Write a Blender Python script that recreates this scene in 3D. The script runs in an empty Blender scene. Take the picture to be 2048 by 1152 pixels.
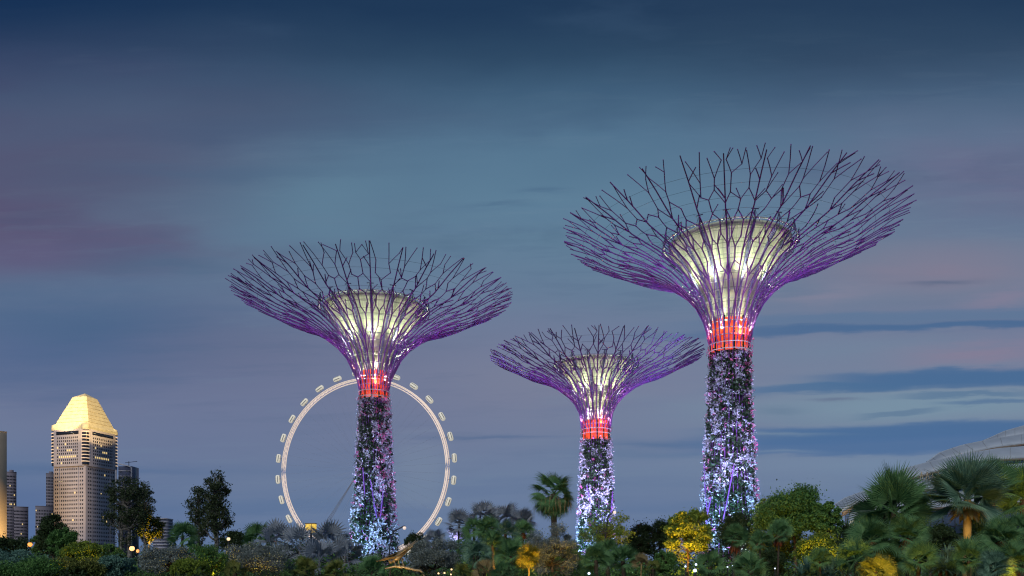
import bpy, math, random
import numpy as np
from mathutils import Matrix, Vector, Quaternion
PI = math.pi
C = bpy.context.scene.collection
sc = bpy.context.scene
F = 1670.0            # focal length expressed in photo pixels
CAMZ = 1.6

# ---------------------------------------------------------------- camera
cam = bpy.data.cameras.new('camera'); camo = bpy.data.objects.new('camera', cam); C.objects.link(camo)
camo.location = (0, 0, CAMZ); camo.rotation_euler = (PI/2, 0, 0)
cam.sensor_width = 36; cam.lens = 36*F/2048; cam.shift_y = (1150-576)/2048
cam.clip_start = .1; cam.clip_end = 12000
sc.camera = camo
sc.view_settings.view_transform = 'Standard'; sc.view_settings.look = 'None'
sc.view_settings.exposure = 0.0; sc.view_settings.gamma = 1
sc.cycles.use_denoising = True; sc.cycles.denoising_prefilter = 'NONE'; sc.cycles.filter_width = 1.2; sc.cycles.light_sampling_threshold = .01
sc.cycles.max_bounces = 5; sc.cycles.diffuse_bounces = 2; sc.cycles.transparent_max_bounces = 6
sc.cycles.caustics_reflective = False; sc.cycles.caustics_refractive = False
sc.cycles.sample_clamp_indirect = 3

def lin(c):
    if isinstance(c, (int, float)): c = (c, c, c)
    r = []
    for v in c[:3]:
        v = v/255.
        r.append(v/12.92 if v <= .04045 else ((v+.055)/1.055)**2.4)
    return tuple(r)+(1.,)

# ---------------------------------------------------------------- world: dusk sky with streaky cloud
w = bpy.data.worlds.new('World'); sc.world = w; w.use_nodes = True
NT = w.node_tree; NT.nodes.clear()
def nd(nt, t, **k):
    n = nt.nodes.new(t)
    for a, b in k.items(): setattr(n, a, b)
    return n
def mk(nt):
    def M(op, a, b=None, c=None):
        n = nd(nt, 'ShaderNodeMath', operation=op)
        for i, v in enumerate((a, b, c)):
            if v is None: continue
            if isinstance(v, (int, float)): n.inputs[i].default_value = v
            else: nt.links.new(v, n.inputs[i])
        return n.outputs[0]
    return M
def mixc(nt, fac, a, b, mode='MIX'):
    n = nd(nt, 'ShaderNodeMix', data_type='RGBA', blend_type=mode)
    for i, v in ((0, fac), (6, a), (7, b)):
        if isinstance(v, (int, float)): n.inputs[i].default_value = v
        elif isinstance(v, tuple): n.inputs[i].default_value = v
        else: nt.links.new(v, n.inputs[i])
    return n.outputs[2]
def ramp(nt, fac, stops, interp='LINEAR'):
    n = nd(nt, 'ShaderNodeValToRGB'); cr = n.color_ramp; cr.interpolation = interp
    while len(cr.elements) < len(stops): cr.elements.new(.5)
    for e, (p, c) in zip(cr.elements, stops):
        e.position = p; e.color = c if len(c) == 4 else tuple(c)+(1,)
    nt.links.new(fac, n.inputs[0]); return n.outputs[0]
M = mk(NT)
tc = nd(NT, 'ShaderNodeTexCoord'); sp = nd(NT, 'ShaderNodeSeparateXYZ'); NT.links.new(tc.outputs['Generated'], sp.inputs[0])
X, Y, Z = sp.outputs
# great-circle (gnomonic) directions about north: straight cloud streaks stay straight
YY = M('MAXIMUM', M('ABSOLUTE', Y), .12); EL = M('DIVIDE', Z, YY); AZ = M('DIVIDE', X, YY)
def azel(px, py):
    return (px-1024)/F, (1150-py)/F
def noise(sx, sy, off, detail=5, rough=.5, scale=1., dist=0.):
    cb = nd(NT, 'ShaderNodeCombineXYZ')
    NT.links.new(M('MULTIPLY', AZ, sx), cb.inputs[0])
    # cloud streaks fan out slightly
    NT.links.new(M('MULTIPLY', M('ADD', EL, M('MULTIPLY', AZ, -.03)), sy), cb.inputs[1]); cb.inputs[2].default_value = off
    n = nd(NT, 'ShaderNodeTexNoise'); n.inputs['Scale'].default_value = scale; n.inputs['Detail'].default_value = detail
    n.inputs['Roughness'].default_value = rough; n.inputs['Distortion'].default_value = dist
    NT.links.new(cb.outputs[0], n.inputs['Vector']); return n.outputs['Fac']
def blob(px, py, sx, sy, tilt=0.):
    a0, e0 = azel(px, py); da = M('SUBTRACT', AZ, a0)
    de = M('SUBTRACT', M('SUBTRACT', EL, e0), M('MULTIPLY', da, tilt))
    q = M('ADD', M('POWER', M('ABSOLUTE', M('DIVIDE', da, sx/F)), 2), M('POWER', M('ABSOLUTE', M('DIVIDE', de, sy/F)), 2))
    return M('POWER', 2.71828, M('MULTIPLY', q, -1))
warp = noise(3, 7, 3.3, 4)
ELW = M('ADD', EL, M('MULTIPLY', M('SUBTRACT', warp, .5), .10))
stops = [(0, (88,116,152)), (.06, (98,121,156)), (.12, (108,128,157)), (.21, (116,125,153)), (.27, (112,123,152)), (.33, (101,123,150)),
         (.39, (95,125,150)), (.45, (93,126,151)), (.51, (82,115,142)), (.57, (62,93,121)), (.63, (43,71,99)), (.69, (28,55,86)), (1.0, (34,58,90))]
base = ramp(NT, ELW, [(p, lin(c)) for p, c in stops])
n1 = noise(2.2, 9, 7.1, 5); n2 = noise(1.3, 22, 1.7, 5, .55); n3 = noise(5, 16, 4.2, 5, .55)
def sm(v, a, b):
    n = nd(NT, 'ShaderNodeMapRange', interpolation_type='SMOOTHSTEP'); NT.links.new(v, n.inputs[0])
    n.inputs[1].default_value = a; n.inputs[2].default_value = b; return n.outputs[0]
col = base
def tint(f, c, k=1.):
    global col
    col = mixc(NT, M('MINIMUM', M('MULTIPLY', f, k), 1.), col, lin(c))
nm = M('ADD', M('MULTIPLY', sm(n1, .35, .65), .5), .55)
tint(M('MULTIPLY', blob(-80, 180, 620, 130), nm), (64,66,102), .75)
tint(M('MULTIPLY', blob(-20, 400, 520, 160), nm), (92,83,115), 1.0)
tint(M('MULTIPLY', blob(260, 440, 380, 110), sm(n1, .42, .62)), (90,84,116), .7)
tint(blob(-40, -40, 420, 150), (14,44,82), .8)
tint(M('MULTIPLY', blob(420, 215, 380, 60), nm), (68,78,106), .5)
tint(M('MULTIPLY', blob(330, 700, 420, 90), nm), (92,96,126), .5)
tint(M('MULTIPLY', blob(60, 680, 260, 110), nm), (76,97,138), .7)
tint(M('MULTIPLY', blob(30, 1000, 360, 120), nm), (72,100,148), .8)
tint(M('MULTIPLY', blob(1750, 60, 500, 110), nm), (50,72,98), .5)
tint(M('MULTIPLY', blob(2000, 360, 420, 160), nm), (104,106,136), .9)
tint(M('MULTIPLY', blob(1900, 530, 300, 60), nm), (140,124,144), .95)
tint(M('MULTIPLY', blob(1930, 640, 360, 40), nm), (122,118,146), .4)
tint(M('MULTIPLY', blob(1060, 770, 300, 80), nm), (128,130,150), .5)
tint(M('MULTIPLY', blob(600, 350, 330, 90), nm), (90,124,148), .6)
tint(M('MULTIPLY', blob(1800, 790, 400, 60), nm), (118,140,160), .6)
tint(blob(480, 860, 560, 170), (100,112,147), .55)
tint(blob(1300, 1000, 500, 120), (98,116,152), .4)
# darker streaks of cloud
band = sm(n2, .50, .66)
tint(M('MULTIPLY', M('MULTIPLY', band, sm(n3, .35, .6)), sm(EL, .69, .2)), (76,104,146), .16)
tint(M('MULTIPLY', M('MULTIPLY', sm(n3, .52, .72), sm(n1, .4, .6)), sm(EL, .2, .45)), (58,84,114), .25)
tint(M('MULTIPLY', M('MULTIPLY', sm(n2, .45, .30), sm(n1, .45, .62)), sm(EL, .75, .25)), (124,136,156), .10)
n4 = noise(7, 70, 9.2, 4, .6)
ed = M('ADD', .25, M('MULTIPLY', sm(M('ADD', M('MULTIPLY', n3, .6), M('MULTIPLY', n4, .4)), .40, .56), .9))
tint(M('MULTIPLY', M('MULTIPLY', sm(n4, .5, .62), sm(n1, .42, .6)), sm(EL, .75, .4)), (70,96,128), .12)
tint(M('MULTIPLY', M('MULTIPLY', sm(n4, .48, .36), sm(n2, .42, .6)), sm(EL, .75, .35)), (118,140,160), .10)
wob = M('ADD', M('MULTIPLY', M('SUBTRACT', n3, .5), .022), M('MULTIPLY', M('SUBTRACT', n4, .5), .016))
def slab(px, py, sx, sy, tilt=0., e=4, wb=1.):    # a bank of cloud with a fairly crisp, uneven edge
    a0, e0 = azel(px, py); da = M('SUBTRACT', AZ, a0)
    de = M('ADD', M('SUBTRACT', M('SUBTRACT', EL, e0), M('MULTIPLY', da, tilt)), M('MULTIPLY', wob, wb))
    q = M('ADD', M('POWER', M('ABSOLUTE', M('DIVIDE', da, sx/F)), e), M('POWER', M('ABSOLUTE', M('DIVIDE', de, sy/F)), e))
    return M('POWER', 2.71828, M('MULTIPLY', q, -1))
# left: mauve veil above, slate-teal bank below
tint(blob(20, 520, 240, 45, .12), (100,88,122), .55)
tint(blob(150, 330, 400, 110), (78,83,112), .75)
tint(slab(130, 640, 330, 85, .0, 2, 3.), (70,99,134), .75)
tint(slab(350, 525, 130, 26, -.15, 2, 3.), (74,101,131), .55)
tint(slab(60, 720, 220, 70, .0, 2, 3.), (76,100,140), .5)
tint(slab(470, 345, 280, 16, .03, 2, 2.), (72,98,128), .4)
tint(slab(560, 250, 420, 26, .03, 2, 2.), (66,84,116), .35)
tint(slab(640, 400, 130, 60, .1, 2, 3.), (98,134,156), .35)
tint(slab(1085, 385, 45, 7, .0, 2, 1.), (74,104,134), .6); tint(slab(1000, 411, 60, 4, .0, 2, 1.), (74,104,134), .5)
tint(slab(150, 938, 340, 10, -.01, 2, 1.), (76,104,144), .55); tint(slab(520, 1010, 300, 20, 0., 2, 2.), (80,108,148), .45)
tint(slab(840, 945, 55, 48, 0., 4, 5.), (124,140,162), .35)
tint(slab(980, 878, 130, 4, .0, 2, 1.), (84,106,142), .7); tint(slab(1330, 888, 130, 9, .0, 2, 1.), (78,106,144), .65)
tint(slab(1330, 912, 200, 10, .0, 2, 1.5), (82,110,146), .45); tint(slab(1420, 1010, 260, 12, .03, 2, 1.5), (84,112,150), .35)
# right: pale gaps and slate-blue banks
tint(slab(1860, 812, 420, 34, .02, 2, 1.), (118,144,164), .85)
tint(slab(1760, 930, 420, 26, .0, 2, 1.), (114,136,163), .6)
tint(slab(1700, 700, 300, 30, .02, 2, 1.), (112,132,156), .6)
tint(slab(1650, 592, 120, 18, .15, 2, 2.), (132,130,152), .6)
tint(slab(1960, 706, 150, 20, .06, 2, 2.), (134,124,148), .75); tint(slab(2010, 600, 90, 16, .2, 2, 2.), (134,126,150), .6)
tint(slab(1880, 632, 520, 13, .045, 4, 1.), (88,116,150), .75)
tint(slab(1880, 652, 560, 9, .04, 4, 1.), (66,102,144), .85)
tint(slab(1960, 754, 330, 20, .03, 6, 1.), (66,104,147), .92); tint(slab(1640, 776, 190, 9, .03, 4, 1.), (72,108,148), .8)
tint(slab(1870, 862, 440, 17, .03, 6, .8), (70,106,150), .95); tint(slab(1800, 888, 400, 19, .02, 6, 1.2), (74,108,152), .9)
tint(slab(1540, 866, 110, 3, .0, 2, .6), (122,142,162), .5); tint(slab(1560, 902, 80, 4, .0, 2, .8), (118,138,162), .5)
tint(slab(1930, 790, 130, 6, .04, 4, 1.6), (88,118,150), .8); tint(slab(1990, 806, 110, 6, .05, 4, 1.6), (84,114,150), .8)
tint(slab(1800, 826, 80, 4, .06, 4, 1.), (92,120,150), .75); tint(slab(1560, 822, 50, 10, .0, 2, 1.), (98,122,148), .6)
tint(slab(1670, 799, 50, 3, .0, 2, .6), (98,112,140), .75); tint(slab(1880, 566, 70, 6, .0, 2, 1.), (88,102,130), .7)
sky = nd(NT, 'ShaderNodeTexSky', sky_type='NISHITA', sun_disc=False)
sky.sun_elevation = math.radians(1.0); sky.sun_rotation = math.radians(200)
mul = mixc(NT, 1., sky.outputs[0], (.004, .004, .004, 1), 'MULTIPLY')
tot = mixc(NT, 1., col, mul, 'ADD')
bg = nd(NT, 'ShaderNodeBackground'); bg.inputs[1].default_value = 1.0; NT.links.new(tot, bg.inputs[0])
wo = nd(NT, 'ShaderNodeOutputWorld'); NT.links.new(bg.outputs[0], wo.inputs[0])

# faint afterglow from behind the camera
sun = bpy.data.lights.new('sun', 'SUN'); suno = bpy.data.objects.new('sun', sun); C.objects.link(suno)
sun.energy = 1.1; sun.angle = math.radians(20); sun.color = (1, .96, .93)
suno.rotation_euler = (math.radians(62), 0, math.radians(-20)); suno.location = (0, -50, 60)

# ---------------------------------------------------------------- materials
MATS = {}
def principled(name, col, rough=.7, metal=0., noise_amt=.25, nscale=1.5, emit=None, es=0., spec=.3, col2=None):
    if name in MATS: return MATS[name]
    m = bpy.data.materials.new(name); m.use_nodes = True; nt = m.node_tree; MATS[name] = m
    b = nt.nodes['Principled BSDF']; b.inputs['Roughness'].default_value = rough; b.inputs['Metallic'].default_value = metal
    b.inputs['Specular IOR Level'].default_value = spec
    t = nd(nt, 'ShaderNodeTexCoord'); n = nd(nt, 'ShaderNodeTexNoise'); n.inputs['Scale'].default_value = nscale; n.inputs['Detail'].default_value = 5
    nt.links.new(t.outputs['Object'], n.inputs['Vector'])
    c2 = col2 or tuple(v*(1-noise_amt) for v in col[:3])
    c1 = tuple(min(1, v*(1+noise_amt*.6)) for v in col[:3])
    o = ramp(nt, n.outputs['Fac'], [(.3, c2), (.7, c1)])
    nt.links.new(o, b.inputs['Base Color'])
    if emit: b.inputs['Emission Color'].default_value = tuple(emit[:3])+(1,); b.inputs['Emission Strength'].default_value = es
    return m
def leafmat(name, c1, c2, trans=.3, c3=None, rough=.55):
    if name in MATS: return MATS[name]
    m = bpy.data.materials.new(name); m.use_nodes = True; nt = m.node_tree; MATS[name] = m
    b = nt.nodes['Principled BSDF']; out = nt.nodes['Material Output']
    g = nd(nt, 'ShaderNodeNewGeometry'); t = nd(nt, 'ShaderNodeTexCoord')
    n = nd(nt, 'ShaderNodeTexNoise'); n.inputs['Scale'].default_value = .9; n.inputs['Detail'].default_value = 3
    nt.links.new(t.outputs['Object'], n.inputs['Vector'])
    mm = mk(nt)
    f = mm('ADD', mm('MULTIPLY', g.outputs['Random Per Island'], .6), mm('MULTIPLY', n.outputs['Fac'], .5))
    st = [(.15, c1), (.75, c2)] + ([(.98, c3)] if c3 else [])
    o = ramp(nt, f, st)
    b.inputs['Roughness'].default_value = rough; b.inputs['Specular IOR Level'].default_value = .25
    nt.links.new(o, b.inputs['Base Color'])
    tr = nd(nt, 'ShaderNodeBsdfTranslucent'); nt.links.new(o, tr.inputs[0])
    mx = nd(nt, 'ShaderNodeMixShader'); mx.inputs[0].default_value = trans
    nt.links.new(b.outputs[0], mx.inputs[1]); nt.links.new(tr.outputs[0], mx.inputs[2]); nt.links.new(mx.outputs[0], out.inputs[0])
    return m
def emitmat(name, col, s):
    if name in MATS: return MATS[name]
    m = bpy.data.materials.new(name); m.use_nodes = True; nt = m.node_tree; MATS[name] = m
    b = nt.nodes['Principled BSDF']; b.inputs['Base Color'].default_value = tuple(col[:3])+(1,)
    t = nd(nt, 'ShaderNodeTexCoord'); n = nd(nt, 'ShaderNodeTexNoise'); n.inputs['Scale'].default_value = 2.; nt.links.new(t.outputs['Object'], n.inputs['Vector'])
    mm = mk(nt); nt.links.new(mm('MULTIPLY', mm('ADD', n.outputs['Fac'], .5), s), b.inputs['Emission Strength'])
    b.inputs['Emission Color'].default_value = tuple(col[:3])+(1,)
    return m
L = {
 'dark': leafmat('leaf_dark', (0.021,0.046,0.021), (0.075,0.128,0.046)),
 'gum': leafmat('leaf_gum', (.026,.05,.024), (.09,.13,.06)),
 'green': leafmat('leaf_green', (0.050,0.138,0.042), (0.173,0.367,0.103)),
 'mid': leafmat('leaf_mid', (0.069,0.173,0.050), (0.230,0.390,0.115)),
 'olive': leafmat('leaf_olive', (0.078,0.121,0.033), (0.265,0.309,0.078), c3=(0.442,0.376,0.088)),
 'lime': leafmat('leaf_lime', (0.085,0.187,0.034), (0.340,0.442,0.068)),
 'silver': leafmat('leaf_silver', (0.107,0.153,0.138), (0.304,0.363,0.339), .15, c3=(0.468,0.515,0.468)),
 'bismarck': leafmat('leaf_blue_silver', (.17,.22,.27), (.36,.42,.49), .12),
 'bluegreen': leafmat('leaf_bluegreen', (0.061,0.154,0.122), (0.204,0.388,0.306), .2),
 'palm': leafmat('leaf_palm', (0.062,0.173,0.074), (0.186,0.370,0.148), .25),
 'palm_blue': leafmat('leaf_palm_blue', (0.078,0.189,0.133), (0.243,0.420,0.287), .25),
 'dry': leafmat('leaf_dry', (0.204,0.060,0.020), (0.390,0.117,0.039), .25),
 'yellow': leafmat('leaf_lit_yellow', (0.187,0.221,0.034), (0.442,0.390,0.065), .4),  # leaves of spotlit plants: the yellow light is put into the colour
 'straw': leafmat('leaf_straw', (0.238,0.204,0.085), (0.390,0.312,0.156), .2),
}
BARK = principled('bark', (.10,.08,.06), .9, nscale=6, noise_amt=.5)
PALEBARK = principled('pale_bark', (.26,.25,.23), .9, nscale=5, noise_amt=.65)
PALMBARK = principled('palm_bark', (.09,.07,.05), .9, nscale=8, noise_amt=.5)

# ---------------------------------------------------------------- mesh helpers
class MB:
    """collects polygons (numpy) and links them as one mesh object"""
    def __init__(s): s.v = []; s.f = []; s.n = 0
    def add(s, V, Fc):
        V = np.asarray(V, float).reshape(-1, 3); s.v.append(V)
        Fc = np.asarray(Fc, int); s.f.append(Fc+s.n); s.n += len(V)
    def quads(s, Q):                         # (n,4,3)
        Q = np.asarray(Q, float); n = len(Q)
        if n: s.add(Q.reshape(-1, 3), np.arange(n*4).reshape(n, 4))
    def tube(s, pts, rad, k=6, close=False, cap=False):
        P = np.asarray(pts, float); n = len(P)
        R = np.broadcast_to(np.asarray(rad, float), (n,)) if np.ndim(rad) == 0 or len(rad) == n else rad
        if close: T = np.roll(P, -1, 0)-np.roll(P, 1, 0)
        else: T = np.gradient(P, axis=0)
        T /= np.maximum(np.linalg.norm(T, axis=1, keepdims=True), 1e-9)
        ref = np.array([0, 0, 1.]) if abs(T[:, 2]).mean() < .8 else np.array([0, 1., 0])
        U = np.cross(T, ref); U /= np.maximum(np.linalg.norm(U, axis=1, keepdims=True), 1e-9); W = np.cross(T, U)
        a = np.arange(k)*2*PI/k
        V = P[:, None]+R[:, None, None]*(np.cos(a)[None, :, None]*U[:, None]+np.sin(a)[None, :, None]*W[:, None])
        m = n if close else n-1
        i = np.arange(m)[:, None]; j = np.arange(k)[None]
        i2 = (i+1) % n; j2 = (j+1) % k
        f = np.stack([i*k+j, i*k+j2, i2*k+j2, i2*k+j], -1).reshape(-1, 4)
        s.add(V.reshape(-1, 3), f)
        if cap and not close:
            for r, rev in ((0, False), (n-1, True)):
                c = P[r]; b = s.n; s.v.append(np.vstack([V[r], c[None]])); s.n += k+1
                q = np.array([[b+jj, b+(jj+1) % k, b+k, b+k] for jj in range(k)])
                s.f.append(q[:, [1, 0, 2]] if not rev else q[:, [0, 1, 2]])
    def lathe(s, prof, k=32, c=(0, 0), a0=0, a1=2*PI):
        prof = np.asarray(prof, float); full = abs(a1-a0-2*PI) < 1e-6
        a = np.linspace(a0, a1, k+1)[: k if full else k+1]
        V = np.stack([c[0]+prof[:, :1]*np.cos(a), c[1]+prof[:, :1]*np.sin(a), np.repeat(prof[:, 1:2], len(a), 1)], -1)
        kk = len(a); n = len(prof); i = np.arange(n-1)[:, None]; j = np.arange(kk if full else kk-1)[None]; j2 = (j+1) % kk
        s.add(V.reshape(-1, 3), np.stack([i*kk+j, i*kk+j2, (i+1)*kk+j2, (i+1)*kk+j], -1).reshape(-1, 4))
    def box(s, c, h, M3=None):
        v = np.array([[x, y, z] for x in (-1, 1) for y in (-1, 1) for z in (-1, 1)], float)*np.array(h)
        if M3 is not None: v = v@np.asarray(M3).T
        s.add(v+np.array(c), [[0,1,3,2],[4,6,7,5],[0,4,5,1],[2,3,7,6],[0,2,6,4],[1,5,7,3]])
    def ball(s, c, r, k=12):
        c = np.array(c, float); r = np.broadcast_to(np.array(r, float), (3,))
        p = np.linspace(-PI/2, PI/2, k//2+1); a = np.arange(k)*2*PI/k
        V = np.stack([np.cos(p)[:, None]*np.cos(a), np.cos(p)[:, None]*np.sin(a), np.repeat(np.sin(p)[:, None], k, 1)], -1)*r+c
        n = len(p); i = np.arange(n-1)[:, None]; j = np.arange(k)[None]; j2 = (j+1) % k
        s.add(V.reshape(-1, 3), np.stack([i*k+j, i*k+j2, (i+1)*k+j2, (i+1)*k+j], -1).reshape(-1, 4))
    def mesh(s, name, mat, smooth=False):
        me = bpy.data.meshes.new(name)
        V = np.vstack(s.v); me.vertices.add(len(V)); me.vertices.foreach_set('co', V.ravel())
        loops = np.concatenate([f.ravel() for f in s.f]); tot = np.concatenate([np.full(len(f), f.shape[1]) for f in s.f])
        st = np.concatenate([[0], np.cumsum(tot)[:-1]])
        me.loops.add(len(loops)); me.loops.foreach_set('vertex_index', loops)
        me.polygons.add(len(tot)); me.polygons.foreach_set('loop_start', st); me.polygons.foreach_set('loop_total', tot)
        me.update(calc_edges=True); me.validate()
        if smooth: me.polygons.foreach_set('use_smooth', np.ones(len(me.polygons), bool))
        me.materials.append(mat); return me
    def build(s, name, mat, parent=None, smooth=False, loc=None):
        o = bpy.data.objects.new(name, s.mesh(name, mat, smooth)); C.objects.link(o)
        if parent: o.parent = parent
        if loc is not None: o.location = loc
        return o
def tag(o, label=None, cat=None, group=None, kind=None):
    if label: o['label'] = label
    if cat: o['category'] = cat
    if group: o['group'] = group
    if kind: o['kind'] = kind
    return o
def empty(name, loc, label, cat, group=None, rz=0.):
    o = bpy.data.objects.new(name, None); C.objects.link(o); o.location = loc; o.rotation_euler = (0, 0, rz); o.empty_display_size = .5
    return tag(o, label, cat, group)
def inst(name, me, parent, loc=(0, 0, 0), rot=(0, 0, 0), scale=1.):
    o = bpy.data.objects.new(name, me); C.objects.link(o); o.parent = parent; o.location = loc; o.rotation_euler = rot
    o.scale = (scale,)*3 if isinstance(scale, (int, float)) else scale
    return o
def px2w(px, py, d): return ((px-1024)/F*d, d, CAMZ+(1150-py)/F*d)
def lamp(kind, loc, energy, color, target=None, size=.3, angle=60, blend=.5, name='lamp'):
    l = bpy.data.lights.new(name, kind); l.energy = energy; l.color = color
    l.shadow_soft_size = size
    if kind == 'SPOT': l.spot_size = math.radians(angle); l.spot_blend = blend
    o = bpy.data.objects.new(name, l); C.objects.link(o); o.location = loc
    if target is not None: o.rotation_euler = (Vector(target)-Vector(loc)).to_track_quat('-Z', 'Y').to_euler()
    return o
def unit(v): return v/np.maximum(np.linalg.norm(v, axis=-1, keepdims=True), 1e-9)

# ---------------------------------------------------------------- ground (one sheet to the horizon)
gm = principled('ground', (.035,.045,.018), .95, nscale=.15, noise_amt=.5)
g = MB(); g.quads([[(-7000, -300, 0), (7000, -300, 0), (7000, 9000, 0), (-7000, 9000, 0)]])
tag(g.build('ground', gm), 'dark planted ground of the garden', kind='structure')

# ---------------------------------------------------------------- supertrees
STEEL = principled('purple_steel', (.26,.10,.44), .5, metal=.05, noise_amt=.15, nscale=.7)
PALESTEEL = principled('pale_hoop', (.55,.6,.62), .5, noise_amt=.15)
CABLE = principled('steel_cable', (.07,.08,.12), .5, noise_amt=.1)
CORE = principled('trunk_core', (.03,.045,.03), .95, nscale=1.2, noise_amt=.6)
FL_PALE = leafmat('flower_pale', (.20,.20,.26), (.66,.66,.80), .15, c3=(.95,.93,.95))
FL_PINK = leafmat('flower_pink', (.45,.06,.25), (.85,.25,.50), .2)
FL_LEAF = leafmat('wall_leaf', (.012,.028,.015), (.045,.085,.04), .15)
def funnel_mat():
    m = bpy.data.materials.new('funnel_cladding'); m.use_nodes = True; nt = m.node_tree; b = nt.nodes['Principled BSDF']; mm = mk(nt)
    t = nd(nt, 'ShaderNodeTexCoord'); s = nd(nt, 'ShaderNodeSeparateXYZ'); nt.links.new(t.outputs['Object'], s.inputs[0])
    th = mm('ARCTAN2', s.outputs[1], s.outputs[0])
    cb = nd(nt, 'ShaderNodeCombineXYZ'); nt.links.new(mm('MULTIPLY', th, 9.), cb.inputs[0]); nt.links.new(mm('MULTIPLY', s.outputs[2], .35), cb.inputs[2])
    n = nd(nt, 'ShaderNodeTexNoise'); n.inputs['Scale'].default_value = 1.; n.inputs['Detail'].default_value = 8; n.inputs['Roughness'].default_value = .65
    nt.links.new(cb.outputs[0], n.inputs['Vector'])
    c = ramp(nt, n.outputs['Fac'], [(.28, (.26,.30,.26)), (.42, (.55,.60,.48)), (.60, (.74,.78,.62))])
    # cladding joints
    jr = mm('FRACT', mm('MULTIPLY', th, 48/(2*PI))); jz = mm('FRACT', mm('MULTIPLY', s.outputs[2], .75))
    j = mm('MAXIMUM', mm('LESS_THAN', jr, .05), mm('LESS_THAN', jz, .06))
    c = mixc(nt, mm('MULTIPLY', j, .6), c, (.12,.16,.16,1))
    nt.links.new(c, b.inputs['Base Color']); b.inputs['Roughness'].default_value = .6
    return m
FUNNEL = funnel_mat()
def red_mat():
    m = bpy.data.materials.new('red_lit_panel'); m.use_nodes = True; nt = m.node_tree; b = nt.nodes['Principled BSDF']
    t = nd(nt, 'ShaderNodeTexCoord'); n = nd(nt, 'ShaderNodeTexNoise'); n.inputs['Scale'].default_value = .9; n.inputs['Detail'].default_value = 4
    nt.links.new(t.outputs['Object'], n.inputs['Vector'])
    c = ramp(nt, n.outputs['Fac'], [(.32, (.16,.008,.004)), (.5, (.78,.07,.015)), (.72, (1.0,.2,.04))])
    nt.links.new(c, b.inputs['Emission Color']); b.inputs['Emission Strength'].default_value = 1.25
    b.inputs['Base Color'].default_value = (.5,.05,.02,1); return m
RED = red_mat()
PROF = np.array([(.70,.15),(.52,.212),(.38,.285),(.27,.37),(.2,.45),(.155,.54)])
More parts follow.
